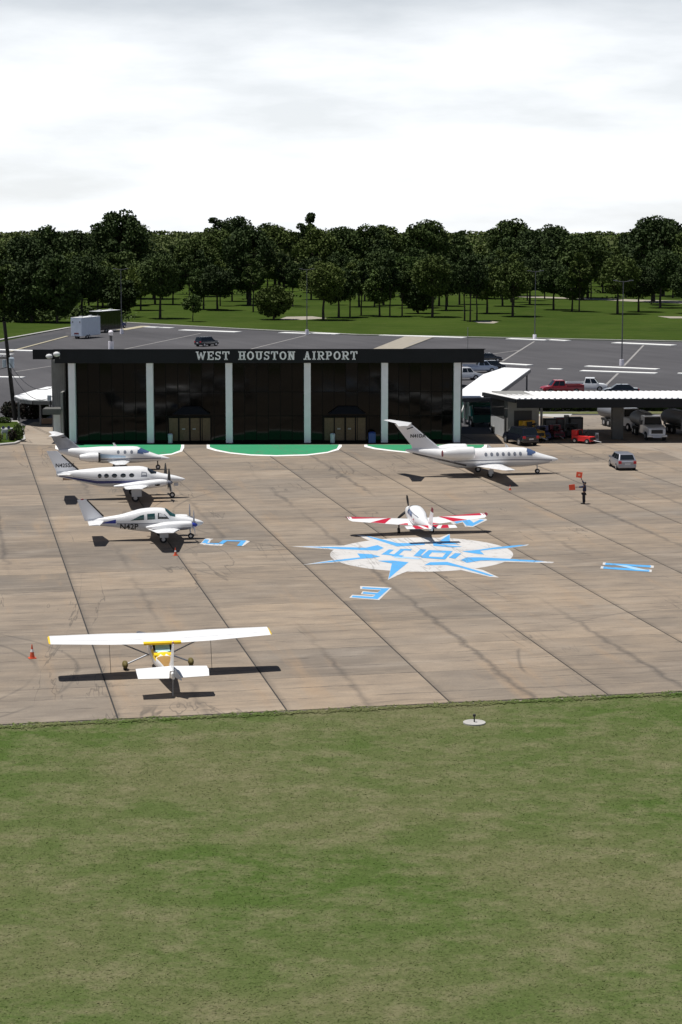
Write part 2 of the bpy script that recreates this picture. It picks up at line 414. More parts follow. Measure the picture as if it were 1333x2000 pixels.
# pixel traced paving
def P(*pts, z=0.): return [at(x, y, z)[:2] for x, y in pts]
lot = P((-700, 880), (-700, 790), (0, 668), (60, 655), (135, 641), (246, 631), (300, 633), (460, 643), (700, 655), (1333, 668), (2300, 689), (2300, 815), (1045, 815), (1045, 850), (100, 832), (-100, 830))
ground_sheet('parking_lot', [lot], -.02 + .03, 'asphalt')
# far kerb along the lawn
def strip(name, a, b, w_, h_, mt, z0=0, kind='structure'):
    A = at(*a); B = at(*b); d = (B - A).normalized(); n = Vector((-d.y, d.x, 0)) * w_ / 2
    m_ = MB(); m_.prism([(A - n)[:2], (B - n)[:2], (B + n)[:2], (A + n)[:2]], z0, z0 + h_)
    o = m_.build(name, mt, None); o['kind'] = kind; return o
for a, b in (((-300, 722), (0, 664)), ((0, 664), (135, 640)), ((135, 640), (246, 630)), ((246, 630), (460, 642)), ((460, 642), (700, 654)), ((700, 654), (1333, 667)), ((1333, 667), (2200, 686))):
    strip('kerb', a, b, .9, .15, 'kerb')
ground_sheet('road', [P((-700, 800), (-700, 780), (0, 672), (128, 648), (128, 656), (30, 686), (0, 694))], .025, 'asphalt_road')
strip('kerb', (20, 687), (132, 657), .6, .12, 'kerb_yellow')
strip('kerb', (236, 645), (285, 637), 2.4, .10, 'kerb_yellow')
# white striped kerb islands and stall lines
isl = []
def bar(x0, y0, x1, y1, w_=1.7, h_=.14): isl.append(strip('kerb_island', (x0, y0), (x1, y1), w_, h_, 'line_white'))
bar(355, 645, 466, 649, 2.6); bar(550, 650, 606, 652, 2.4); bar(610, 651, 661, 653, 2.2); bar(745, 655, 908, 660, 2.2)
bar(994, 662, 1070, 665, 2.2); bar(1072, 664, 1110, 666, 2); bar(1201, 670, 1317, 675, 2.4)
bar(1146, 716, 1286, 722, 1.7); bar(1136, 725, 1283, 730, 1.7); bar(968, 710, 1036, 714, 1.7); bar(1073, 721, 1098, 722, 1.2)
bar(-60, 682, 68, 686, 2.2); bar(-80, 691, 24, 693, 1.7); bar(-90, 736, 46, 738, 1.7); bar(155, 684.5, 250, 684.5, 1.5)
bar(1325, 730, 1400, 732, 1.2); bar(285, 639, 310, 640, 2.2); bar(315, 640, 337, 641, 1.6)
for o in isl: o['label'] = 'white painted kerb island in the parking lot'
ln = []
def line(x0, y0, x1, y1, w_=.35):
    A = at(x0, y0); B = at(x1, y1); d = (B - A).normalized(); n = Vector((-d.y, d.x, 0)) * w_ / 2
    ln.append([(A - n)[:2], (B - n)[:2], (B + n)[:2], (A + n)[:2]])
line(392, 651, 243, 682); line(598, 655, 485, 683); line(1044, 667, 978, 708); line(1258, 674, 1219, 715); line(1208, 729, 1176, 760)
line(30, 726, 100, 715); line(1022, 683, 900, 700); line(838, 658, 800, 672)
ground_sheet('parking_lines', ln, .022, 'line_pale')
ground_sheet('paving_strip', [P((792, 656.5), (850, 658.5), (786, 683), (725, 683))], .024, 'tan_strip')
ln = []; line(848, 659, 785, 683, .5); ground_sheet('tar_line', ln, .03, 'joint')
# pale trodden patches and the far road
ground_sheet('far_road', [P((1120, 583.5), (1140, 581.5), (1500, 592), (1500, 599), (1240, 588.5))], -.03, 'tan_strip')
ground_sheet('far_road', [P((980, 577.5), (1040, 578), (1120, 581), (1120, 583), (1040, 581))], -.03, 'tan_strip')
ground_sheet('worn_patch', [P((925, 627), (950, 625.5), (975, 628), (965, 631), (935, 630))], -.04, 'tan_strip')
ground_sheet('worn_patch', [P((1285, 617), (1333, 617.5), (1345, 621), (1310, 621))], -.04, 'tan_strip')
ground_sheet('worn_patch', [P((560, 618), (610, 617), (640, 621), (590, 624), (545, 623))], -.04, 'tan_strip')
# yard seen through the carport
ground_sheet('yard_paving', [P((1045, 838), (1045, 812), (1400, 810), (1500, 838))], .035, 'concrete_pale')
ground_sheet('yard_paving', [P((1045, 812), (1045, 809), (1120, 808), (1110, 817))], .04, 'kerb')
ground_sheet('yard_grass', [P((1045, 809), (1045, 805), (1500, 803), (1500, 808))], .04, 'infield')
# pale concrete by the left drive, trodden yard on the right
ground_sheet('pale_paving', [P((88, 848), (96, 838), (104, 868), (100, 868))], .012, 'concrete_pale')
ground_sheet('pale_paving', [P((1195, 868), (1260, 864), (1500, 862), (1500, 925), (1333, 898), (1290, 882))], .006, 'concrete_pale')
ground_sheet('drive', [P((38, 868), (50, 832), (66, 824), (108, 826), (112, 870))], .02, 'concrete_pale')

# green aprons before the terminal with white borders
g2 = [(408, 874), (425, 879), (450, 884), (490, 888), (540, 889.5), (600, 888), (640, 883), (658, 877), (664, 870.5)]
g3 = [(716, 871), (735, 875.5), (770, 880), (810, 884), (860, 886), (905, 884), (935, 879), (948, 872)]
g1 = [(112, 875), (150, 886), (220, 890), (300, 889.5), (335, 886.5), (352, 880), (356, 872.5)]
for gpts, ed in ((g1, (-1, 0)), (g2, (-1, 1)), (g3, (-1, 1))):
    ytop = 868.5
    outer = [(gpts[0][0] - 4, ytop)] + [(x - 4 if i < 2 else (x + 4 if i > len(gpts) - 3 else x), y + 1.6) for i, (x, y) in enumerate(gpts)] + [(gpts[-1][0] + 4, ytop)]
    inner = [(gpts[0][0] + 2, ytop)] + [(x + 2 if i < 1 else (x - 2 if i == len(gpts) - 1 else x), y - .6) for i, (x, y) in enumerate(gpts)] + [(gpts[-1][0] - 2, ytop)]
    ground_sheet('apron_marking', [P(*outer)], .006, 'line_white'); ground_sheet('green_marking', [P(*inner)], .012, 'paint_green')

# compass rose
def Z(sc_, ox, oy, *pts): return P(*[(ox + x / sc_, oy + y / sc_) for x, y in pts])
z1 = lambda *p: Z(4.443, 560, 1030, *p)
z2 = lambda *p: Z(4.443, 800, 1030, *p)
z3 = lambda *p: Z(5.332, 700, 1050, *p)
disc = P(*[(824 + 179 * math.cos(a), 1083.3 + 33.5 * math.sin(a)) for a in np.linspace(0, 2 * math.pi, 64, endpoint=False)])
ground_sheet('compass_disc', [disc], .005, 'paint_white', label='white round ground of the painted compass rose')
ground_sheet('compass_points_white', [
    z1((40, 166), (450, 160), (800, 150), (800, 208), (450, 198)), z1((140, 326), (430, 278), (700, 262), (560, 300), (430, 305)),
    z1((600, 62), (720, 76), (1000, 150), (900, 175), (700, 108)), z2((352, 56), (355, 130), (200, 130), (205, 112), (262, 92)),
    z2((600, 205), (1040, 148), (1020, 160), (700, 205)), z2((700, 262), (1260, 302), (1240, 312), (700, 296)),
    z2((420, 330), (640, 372), (780, 437), (700, 432), (420, 365)), z1((1062, 300), (1085, 372), (1000, 402), (880, 458), (915, 315))], .009, 'paint_white')
ground_sheet('compass_points', [
    z1((130, 168), (440, 172), (690, 178), (790, 155), (845, 180), (790, 203), (640, 198), (440, 188)),
    z1((210, 318), (430, 285), (640, 262), (615, 228), (740, 235), (815, 255), (740, 268), (640, 275), (460, 297)),
    z1((650, 66), (860, 112), (960, 138), (1200, 138), (1200, 152), (960, 168)),
    z2((350, 62), (352, 128), (262, 120)), z2((205, 145), (460, 168), (380, 176), (210, 162)), z2((205, 128), (352, 128), (440, 150), (205, 146)),
    z2((455, 210), (600, 196), (770, 172), (960, 155), (1020, 155), (880, 178), (700, 195), (615, 205), (650, 238), (560, 228)),
    z2((445, 285), (500, 262), (620, 262), (860, 275), (1080, 288), (1180, 297), (1080, 302), (860, 292), (620, 290), (500, 310)),
    z2((130, 330), (180, 305), (330, 302), (480, 345), (620, 385), (740, 425), (700, 425), (560, 385), (420, 345), (320, 328)),
    z1((790, 292), (920, 290), (1060, 305), (960, 385), (885, 450), (915, 315))], .013, 'paint_blue', label='light blue pointed rays of the painted compass rose')
ground_sheet('compass_emblem', [
    z3((240, 178), (320, 125), (375, 128), (300, 182)), z3((300, 182), (318, 168), (480, 190), (450, 205)), z3((350, 195), (440, 122), (500, 118), (400, 200)),
    z3((440, 118), (560, 122), (550, 138), (430, 134)), z3((575, 195), (650, 122), (712, 126), (640, 198)), z3((575, 195), (590, 182), (740, 190), (725, 208)),
    z3((665, 190), (735, 132), (790, 136), (715, 210)), z3((735, 132), (985, 142), (965, 160), (715, 150)), z3((655, 212), (675, 196), (915, 208), (895, 230)),
    z3((865, 222), (925, 150), (985, 142), (905, 230)), z3((945, 212), (1010, 163), (1075, 168), (1012, 222))], .013, 'paint_blue', label='blue slanted lettering in the middle of the compass rose')
ground_sheet('compass_emblem_fill', [z3((380, 195), (470, 200), (660, 215), (640, 228), (370, 212)), z3((790, 150), (940, 156), (930, 166), (775, 160))], .012, 'paint_lblue')
def letter(nm, blues, whites, lbl):
    ground_sheet('compass_letter', blues, .013, 'paint_blue', label=lbl)
    if whites: ground_sheet('compass_letter_edge', whites, .009, 'paint_white')
letter('E', [z1((835, 530), (895, 530), (790, 625), (735, 620)), z1((660, 520), (840, 530), (825, 543), (655, 533)), z1((668, 562), (795, 572), (775, 586), (660, 577)), z1((575, 594), (752, 605), (735, 621), (565, 608))],
       [z1((640, 510), (850, 520), (915, 526), (805, 632), (545, 612), (570, 586), (740, 596), (768, 592), (645, 582), (660, 555), (790, 565), (820, 548), (640, 536))], 'painted letter E below the compass rose')
zS = lambda *p: Z(9.52, 370, 1030, *p)
letter('S', [zS((235, 292), (290, 222), (370, 232), (330, 296)), zS((330, 290), (560, 300), (540, 322), (300, 308)), zS((540, 305), (620, 245), (730, 240), (620, 315)), zS((620, 240), (1060, 248), (1040, 268), (640, 258)), zS((885, 345), (960, 262), (1062, 250), (975, 347))],
       [zS((195, 312), (300, 205), (450, 215), (400, 240), (370, 296), (300, 325)), zS((1040, 240), (1130, 262), (1000, 350), (960, 348)), zS((300, 305), (640, 318), (600, 345), (250, 330))], 'painted letter S beside the twin with blue tail stripe')
zW = lambda *p: Z(4.166, 650, 940, *p)
letter('W', [zW((990, 332), (1040, 306), (1110, 308), (1070, 325), (1010, 345)), zW((1050, 318), (1110, 308), (1150, 340), (1140, 364), (1090, 362)), zW((1100, 362), (1200, 312), (1240, 314), (1140, 366))], [zW((960, 338), (1040, 300), (1250, 306), (1260, 316), (1140, 374), (1080, 370), (1060, 335), (985, 352))], 'painted letter W behind the red and white monoplane')
zN = lambda *p: Z(5.27, 1080, 870, *p)
letter('N', [zN((545, 1212), (1015, 1238), (1010, 1258), (540, 1230)), zN((525, 1248), (1000, 1282), (995, 1302), (520, 1270))], [zN((520, 1206), (550, 1206), (545, 1232), (515, 1230)), zN((1005, 1234), (1045, 1240), (1040, 1262), (1000, 1260)), zN((500, 1243), (530, 1245), (525, 1270), (492, 1268)), zN((990, 1278), (1025, 1282), (1018, 1306), (985, 1303))], 'painted letter N at the right of the apron')
ground_sheet('compass_letter_bar', [zN((640, 1230), (760, 1236), (1000, 1290), (860, 1282))], .0145, 'paint_lblue')

# raised planting bed, upper left
bedp = P((-260, 905), (-40, 874.5), (30, 868), (50, 860), (46, 838), (36, 824), (-260, 822))
b_ = MB(); b_.prism(bedp, .0, .16); o = b_.build('planting_bed_kerb', 'kerb'); o['kind'] = 'structure'
bedi = P((-260, 899), (-40, 872.5), (28, 866.3), (46, 859), (42.5, 839), (34, 826), (-260, 823))
ground_sheet('planting_bed_grass', [bedi], .168, 'lawn')

# ================================================================ terminal
FY = at(600, 866).y                          # facade depth
s0 = scl(866)
def bx(px): return (px - 666.5) / s0
FA = R(1.2)
term = thing('airport_terminal', 'dark glass terminal building with white columns and roof lettering', 'building', (bx(447), FY, 0), FA)
X0 = lambda px: bx(px) - bx(447)
cols = [144, 295, 448.5, 601, 751.5, 893]
cw = 13 / s0
HT = (868 - 711) / s0 / math.cos(R(6.3)); FT = 1.34
cm = MB(); cm.box(-cw / 2, cw / 2, -.45, .45, 0, HT); cme = cm.build('column', 'column_white', term, bevel=.02).data
bpy.data.objects['column'].location = (X0(cols[0]), .1, 0)
for c in cols[1:]:
    o = bpy.data.objects.new('column', cme); C.objects.link(o); o.parent = term; o.location = (X0(c), .1, 0)
xl, xr = X0(113), X0(944)
m_ = MB(); m_.box(xl, xr, -.75, -.45, HT, HT + FT); m_.box(xl - .12, xr + .12, -.81, -.70, HT + FT, HT + FT + .08); fas = m_.build('fascia', 'fascia', term)
for i in range(18):                          # fascia cladding panels
    a = xl + (xr - xl) * i / 18; b = xl + (xr - xl) * (i + 1) / 18
    pm = MB(); pm.box(a + .008, b - .008, -.77, -.752, HT + .03, HT + FT - .02); pm.build('panel', 'fascia', fas)
m_ = MB(); m_.box(xr - .3, xr, -.449, 17, HT, HT + .26); m_.box(xl, xl + .3, -.449, 3.19, HT, HT + .26); m_.build('side_fascia', 'fascia', term)
m_ = MB(); m_.box(xl + .31, xr - .31, -.44, 17, HT, HT + .12); m_.build('soffit', 'fascia', term)
m_ = MB(); m_.box(xl + .31, xr - .31, -.44, 17, HT + .13, HT + .25); m_.build('roof', 'roof_grey', term)
# left set-back wing of the roof and walls
m_ = MB(); m_.box(X0(72) - .6, xl - .01, 3.2, 3.5, HT + .15, HT + 1.15); m_.box(X0(72) - .6, X0(72) - .3, 3.51, 15, HT + .15, HT + .4); m_.box(X0(72) - .29, xl + .3, 3.51, 15, HT + .15, HT + .3); m_.build('side_roof', 'fascia', term)
m_ = MB(); m_.box(X0(102) - .2, X0(127), 2.6, 15, 0, HT + .1); wl = m_.build('side_wall', 'wall_grey', term)
for k in range(7):
    pm = MB(); a = X0(102) - .2 + k * .19; pm.box(a + .01, a + .17, 2.55, 2.598, .5, HT); pm.build('rib', 'wall_grey', wl)
m_ = MB(); m_.box(X0(127) + .01, X0(140), 1.8, 15, 0, HT - .01); m_.build('dark_reveal', 'mullion', term)
m_ = MB(); m_.box(X0(86), X0(121), -.2, 2.5, 3.35, 3.55); m_.box(X0(86), X0(121), -.22, -.21, 3.0, 3.58); m_.build('porch_roof', 'wall_dark', term)
m_ = MB(); m_.box(X0(104), X0(118), 1.0, 2.5, 0, 3.3); m_.build('porch_wall', 'wall_white', term)
m_ = MB(); m_.box(X0(119.5), X0(124), .6, 2.5, 0, 5.2); m_.build('meter_pier', 'wall_grey', term)
m_ = MB(); m_.box(X0(141), X0(900), 1.4, 15, 0, HT - .02); m_.build('core_wall', 'mullion', term)
m_ = MB(); m_.box(X0(900) + .01, X0(901) + .2, 1.4, 15, 0, HT - .02); m_.build('end_wall', 'wall_dark', term)
m_ = MB(); m_.box(X0(137), X0(902), -1.1, .9, 0, .10); m_.build('shade_strip_step', 'mullion', term, bevel=.01)  # near-black step paints in the shade strip along the facade
# curtain wall: mullion grid with single panes
cwm = MB(); panes = []
rows = [.12, 2.75, 5.2, HT - .02]
for b in range(5):
    a0 = X0(cols[b]) + cw / 2; a1 = X0(cols[b + 1]) - cw / 2
    nx = 6; dw = (a1 - a0) / nx
    for i in range(nx + 1): 
        x = a0 + dw * i; cwm.box(x - .03, x + .03, .58, .72, .12, HT - .02)
    for z in rows[1:-1] + [rows[0] + .03, rows[-1] - .03]:
        for i in range(nx): cwm.box(a0 + dw * i + .031, a0 + dw * (i + 1) - .031, .59, .71, z - .03, z + .03)
    for i in range(nx):
        for k in range(3):
            if b in (1, 3) and k == 0 and 1 <= i <= 4: continue
            panes.append((a0 + dw * i + .032, dw - .064, rows[k] + .062 if k == 0 else rows[k] + .032, (rows[k + 1] - rows[k]) - (.094 if k == 0 else .064)))
cw_o = cwm.build('curtain_wall', 'mullion', term)
pmesh = {}
for (x, wd, z, hg) in panes:
    key = (round(wd, 2), round(hg, 2))
    if key not in pmesh:
        q = MB(); q.box(0, wd, 0, .02, 0, hg); o = q.build('pane', 'curtain_glass', cw_o); pmesh[key] = o.data
    else: o = bpy.data.objects.new('pane', pmesh[key]); C.objects.link(o); o.parent = cw_o
    o.location = (x, .64, z); o.rotation_euler = (random.gauss(0, .0035), 0, random.gauss(0, .0035))
for b, lab in ((1, 'left'), (3, 'right')):
    a0 = X0(cols[b]) + cw / 2; a1 = X0(cols[b + 1]) - cw / 2; dw = (a1 - a0) / 6
    xs0, xs1 = (X0(329), X0(412)) if b == 1 else (X0(633), X0(716))
    q = (xs1 - xs0) / 4
    dr = MB()
    for i in range(5): dr.box(xs0 + q * i - .05, xs0 + q * i + .05, .50, .70, .12, 2.62)
    dr.box(xs0 - .05, xs1 + .05, .49, .70, 2.621, 2.74); d_o = dr.build('entrance_frame', 'mullion', term)
    for p0_, p1_ in ((a0 + dw - .03, xs0 - .051), (xs1 + .051, a0 + dw * 5 + .03)):
        sd = MB(); sd.box(p0_, p1_, .62, .68, .12, 2.74); sd.build('side_panel', 'curtain_glass', d_o)
    for i in range(4):
        dp = MB(); dp.box(xs0 + q * i + .055, xs0 + q * (i + 1) - .055, .60, .63, .22, 2.55); dd = dp.build('door', 'lit_room_tan', d_o)
    nb = MB()
    for i in (1, 2): nb.box(xs0 + q * i + .3, xs0 + q * i + .62, .585, .598, 1.35, 1.5)
    nb.build('notice', 'wall_grey', d_o)
    mid = (xs0 + xs1) / 2 + .2; cn = MB()
    cn.hull([(mid - 1.9, -.35, 3.0), (mid + 1.9, -.35, 3.0), (mid + 1.9, .56, 3.0), (mid - 1.9, .56, 3.0)], [(mid - .9, .1, 3.75), (mid + .9, .1, 3.75), (mid + .9, .56, 3.75), (mid - .9, .56, 3.75)])
    cn.build('door_canopy', 'canopy_dark', term)
# roof lettering, slab serif, one mesh per letter
LH = 16.2 / s0
def glyph(ch, wd, h):
    m_ = MB(); t = h * .21; sf = h * .13; d0, d1 = -.87, -.775
    def q(x0, x1, z0, z1): m_.box(x0, x1, d0, d1, z0, z1)
    def vert(x, z0=0, z1=h, ser=(1, 1)):
        q(x - t / 2, x + t / 2, z0, z1)
        if ser[0]: q(x - t, x + t, z0 - .001, z0 + sf)
        if ser[1]: q(x - t, x + t, z1 - sf, z1 + .001)
    def diag(xa, za, xb, zb, th=t):
        dx = th / 2
        m_.hull([(xa - dx, d0 + .002, za), (xa + dx, d0 + .002, za), (xa + dx, d1, za), (xa - dx, d1, za)], [(xb - dx, d0 + .002, zb), (xb + dx, d0 + .002, zb), (xb + dx, d1, zb), (xb - dx, d1, zb)])
    def arc(cx, cz, rx, rz, a0, a1, n=14, th=t, tv=None):
        tv = tv or th * .7
        for k in range(n):
            A, B = R(a0 + (a1 - a0) * k / n), R(a0 + (a1 - a0) * (k + 1) / n)
            o_ = [(cx + rx * math.cos(a), cz + rz * math.sin(a)) for a in (A, B)]; i_ = [(cx + (rx - th) * math.cos(a), cz + (rz - tv) * math.sin(a)) for a in (A, B)]
            m_.add([(o_[0][0], d0, o_[0][1]), (o_[1][0], d0, o_[1][1]), (i_[1][0], d0, i_[1][1]), (i_[0][0], d0, i_[0][1]),
                    (o_[0][0], d1, o_[0][1]), (o_[1][0], d1, o_[1][1]), (i_[1][0], d1, i_[1][1]), (i_[0][0], d1, i_[0][1])], [(0, 1, 2, 3), (7, 6, 5, 4), (0, 4, 5, 1), (2, 6, 7, 3), (1, 5, 6, 2), (0, 3, 7, 4)])
    l, r = t * .9, wd - t * .9
    if ch == 'I': vert(wd / 2)
    elif ch == 'T': vert(wd / 2, ser=(1, 0)); q(0, wd, h - sf, h); q(0, sf, h * .68, h - sf); q(wd - sf, wd, h * .68, h - sf)
    elif ch == 'E': vert(l, ser=(0, 0)); q(0, wd, 0, sf); q(0, wd, h - sf, h); q(l, wd * .66, h * .5 - sf / 2, h * .5 + sf / 2); q(wd - sf, wd, sf, h * .32); q(wd - sf, wd, h * .68, h - sf); q(wd * .62, wd * .62 + sf * .8, h * .36, h * .64)
    elif ch == 'H': vert(l); vert(r); q(l, r, h * .5 - sf / 2, h * .5 + sf / 2)
    elif ch == 'N': vert(l); vert(r, ser=(0, 1)); diag(l, h, r, 0)
    elif ch == 'U': vert(l, h * .3, h, (0, 1)); vert(r, h * .3, h, (0, 1)); arc(wd / 2, h * .34, (r - l) / 2 + t / 2, h * .34, 180, 360)
    elif ch == 'O': arc(wd / 2, h / 2, wd / 2, h / 2, 0, 360, 24)
    elif ch == 'S':
        arc(wd / 2, h * .73, wd * .46, h * .27, 20, 270, th=t * .8, tv=sf); arc(wd / 2, h * .29, wd * .46, h * .29, -160, 90, th=t * .8, tv=sf); q(wd - sf * 1.1, wd, h * .7, h); q(0, sf * 1.1, 0, h * .3)
    elif ch in 'PR':
        vert(l, ser=(1, 1)); q(l, wd * .6, h - sf, h); q(l, wd * .6, h * .42, h * .42 + sf); arc(wd * .6, h * .71, wd * .36, h * .29, -90, 90)
        if ch == 'R': diag(wd * .55, h * .42, wd * .88, 0); q(wd * .72, wd * 1.02, 0, sf)
    elif ch == 'A': diag(wd * .5, h, l * .9, 0, t * .75); diag(wd * .5, h, r, 0); q(wd * .28, wd * .75, h * .28, h * .28 + sf); q(-.02, t * 1.7, 0, sf); q(wd - t * 1.8, wd + .02, 0, sf)
    elif ch == 'W':
        diag(t * .6, h, wd * .3, 0, t * .85); diag(wd * .5, h * .9, wd * .3, 0, t * .6); diag(wd * .5, h * .9, wd * .7, 0, t * .85); diag(wd - t * .6, h, wd * .7, 0, t * .6); q(-.02, t * 1.4, h - sf, h); q(wd - t * 1.4, wd + .02, h - sf, h)
    return m_
def word(txt, px0, px1):
    wts = {'I': .55, 'W': 1.35, 'E': .9, 'S': .8, 'P': .9}
    tot = sum(wts.get(c, 1) for c in txt); gap = .17 * LH; W_ = (px1 - px0) / s0 - gap * (len(txt) - 1); x = X0(px0)
    for c in txt:
        wd = W_ * wts.get(c, 1) / tot; o = glyph(c, wd, LH).build('letter', 'letter_white', term); o.location = (x, 0, HT + .33); x += wd + gap
word('WEST', 386, 450.5); word('HOUSTON', 468, 577); word('AIRPORT', 594, 698)
# floodlights on the roof corner
def flood(px, py, lab):
    x = X0(px); z = HT + (711 - py) / s0
    t = thing('floodlight', lab, 'floodlight', term.matrix_basis @ Vector((x, -.9 if px > 110 else 3.0, z)), FA)
    q = MB(); q.ball((0, -.25, 0), .36, .3, .26); q.build('lamp_housing', 'wall_white', t, smooth=True)
    q = MB(); q.tube((0, .0, -.05), (.25, .15, .25), .05); q.tube((.25, .15, .25), (.25, .15, -.5), .05); q.build('bracket', 'steel_dark', t)
flood(94, 702, 'white floodlight on the left end of the set-back roof edge')
flood(118, 693, 'white floodlight over the corner of the main roof edge')
# bins by the doors
def litter(px, py, mt, lab, r=.26, h=.85, sq=False):
    t = thing('litter_bin', lab, 'bin', term.matrix_basis @ Vector((X0(px), -.55, .1)), FA)
    q = MB()
    if sq: q.box(-r, r, -r, r, 0, h)
    else: q.tube((0, 0, 0), (0, 0, h), r * .85, r, 14)
    q.build('bin_body', mt, t, smooth=not sq, bevel=.02 if sq else 0)
    q = MB(); q.ball((0, 0, h), r * 1.05, r * 1.05, .15, 14, 6); q.build('lid', mt, t, smooth=True)
litter(334, 866, 'bin_grey', 'grey litter bin left of the left entrance doors')
litter(650, 866, 'bin_grey', 'grey litter bin before the right entrance doors')
litter(727, 866, 'bin_blue', 'blue recycling bin right of the right entrance', .36, 1.0, True)

# ================================================================ carport
ZR = 4.55
car_ = thing('carport', 'long open carport with white ribbed roof and dark fascia', 'building', (0, 0, 0))
A = at(1010, 779, ZR); Bk = at(945, 765.5, ZR - .42); dr_ = Vector((1, .035, 0))
L = 42
fr0 = A; fr1 = A + dr_ * L; bk0 = Bk; bk1 = Bk + dr_ * (L + (A.x - Bk.x))
m_ = MB(); m_.hull([fr0 - Vector((0, 0, .12)), fr1 - Vector((0, 0, .12)), bk1 - Vector((0, 0, .12)), bk0 - Vector((0, 0, .12))], [fr0, fr1, bk1, bk0]); rf = m_.build('roof', 'roof_white', car_)
nr = 70; rm = None
for i in range(nr):
    f_ = (i + .5) / nr; a = fr0.lerp(fr1, f_); b = bk0.lerp(bk1, f_); up = Vector((0, 0, .09)); dx = dr_.normalized() * .09
    if rm is None:
        q = MB(); v_ = b - a
        q.hull([Vector((0, 0, 0)) - dx * 1.4, dx * 1.4, v_ + dx * 1.4, v_ - dx * 1.4], [up - dx, up + dx, v_ + up + dx, v_ + up - dx]); o = q.build('rib', 'roof_white', rf); rm = o.data
    else: o = bpy.data.objects.new('rib', rm); C.objects.link(o); o.parent = rf
    o.location = a + Vector((0, 0, .002))
fh = .92
def beam(a, b, t_, z0, z1, name, mt, par):
    a = Vector(a); b = Vector(b); d = (b - a); d.z = 0; d.normalize(); n = Vector((-d.y, d.x, 0)) * t_ / 2
    q = MB(); q.hull([a - n + Vector((0, 0, z0)), b - n + Vector((0, 0, z0)), b + n + Vector((0, 0, z0)), a + n + Vector((0, 0, z0))],
                     [a - n + Vector((0, 0, z1)), b - n + Vector((0, 0, z1)), b + n + Vector((0, 0, z1)), a + n + Vector((0, 0, z1))]); return q.build(name, mt, par)
beam(fr0 + Vector((0, -.1, 0)), fr1 + Vector((0, -.1, 0)), .14, -fh, -.03, 'front_fascia', 'fascia', car_)
beam(fr0 + Vector((-.1, -.1, 0)), bk0 + Vector((-.1, 0, 0)), .14, -.42, -.03, 'gable_fascia', 'fascia', car_)
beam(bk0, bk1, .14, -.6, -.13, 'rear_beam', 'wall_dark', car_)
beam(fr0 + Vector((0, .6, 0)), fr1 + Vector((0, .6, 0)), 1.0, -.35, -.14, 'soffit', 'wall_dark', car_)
# store room under the left end
c0 = at(992, 857); cb = at(960, 843); c1 = c0 + Vector((3.25, .1, 0)); cb1 = cb + Vector((3.25, .1, 0))
q = MB(); q.prism([c0[:2], c1[:2], cb1[:2], cb[:2]], 0, ZR - .14); room = q.build('room_wall', 'wall_grey', car_)
d_ = (c0 - cb).normalized(); nn = Vector((d_.y, -d_.x, 0))
if nn.x > 0: nn = -nn
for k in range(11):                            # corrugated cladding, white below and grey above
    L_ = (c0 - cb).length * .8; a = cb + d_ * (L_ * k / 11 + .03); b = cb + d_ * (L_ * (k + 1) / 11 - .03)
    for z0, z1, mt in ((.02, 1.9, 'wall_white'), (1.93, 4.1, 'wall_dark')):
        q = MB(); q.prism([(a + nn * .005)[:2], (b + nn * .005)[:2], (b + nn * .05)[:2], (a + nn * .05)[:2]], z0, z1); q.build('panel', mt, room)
q = MB(); a = cb + d_ * ((c0 - cb).length * .84); b = cb + d_ * ((c0 - cb).length * .93); q.prism([(a + nn * .005)[:2], (b + nn * .005)[:2], (b + nn * .04)[:2], (a + nn * .04)[:2]], .02, 2.3); q.build('door', 'black', room)
q = MB(); a = c0 + Vector((.65, -.03, 0)); b = c0 + Vector((2.5, .02, 0)); q.prism([a[:2], b[:2], (b + Vector((0, .06, 0)))[:2], (a + Vector((0, .06, 0)))[:2]], .02, 2.95); q.build('dark_doorway', 'black', room)  # black sheet paints the shade inside the door opening
q = MB(); a = c0 + Vector((.1, -.06, 0)); q.box(a.x, a.x + .3, a.y - .05, a.y + .02, 0, 1.0); q.build('downpipe_cover', 'wall_white', room)
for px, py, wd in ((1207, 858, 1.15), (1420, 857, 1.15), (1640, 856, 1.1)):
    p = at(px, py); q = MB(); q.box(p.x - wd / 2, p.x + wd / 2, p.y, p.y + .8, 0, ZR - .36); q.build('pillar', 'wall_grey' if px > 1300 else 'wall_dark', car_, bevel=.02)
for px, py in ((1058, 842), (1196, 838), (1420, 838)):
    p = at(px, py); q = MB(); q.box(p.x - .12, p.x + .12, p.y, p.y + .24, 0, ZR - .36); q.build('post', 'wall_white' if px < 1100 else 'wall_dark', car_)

# white walkway canopies
def canopy(name, label, pts, z, posts):
    t = thing(name, label, 'canopy'); w3 = [at(x, y, z) for x, y in pts]
    q = MB(); q.hull([p - Vector((0, 0, .1)) for p in w3], w3); r_ = q.build('roof', 'roof_white', t)
    n = len(w3)
    for i in range(n):
        a, b = w3[i], w3[(i + 1) % n]; d = (b - a).normalized(); nrm = Vector((-d.y, d.x, 0)) * .05
        beam(a + d * .06, b - d * .06, .1, -.5, -.105, 'edge_beam', 'steel_dark', t)
    for (x, y) in posts:
        p = at(x, y, z); q = MB(); q.box(p.x - .1, p.x + .1, p.y - .1, p.y + .1, 0, z - .1); q.build('post', 'steel_dark', t)
    return t
canopy('walkway_canopy', 'white metal walkway roof running back behind the carport', [(904, 776), (962, 775), (1037, 720), (985, 717.5), (944, 731), (904, 760)], 3.4, [(958, 770), (1030, 721), (988, 719), (925, 750)])
canopy('walkway_canopy', 'white shade roof left of the terminal behind the power pole', [(28, 773), (60, 763.5), (92, 755), (112, 755), (112, 782), (64, 781), (40, 778)], 3.0, [(36, 774), (78, 779), (92, 758)])
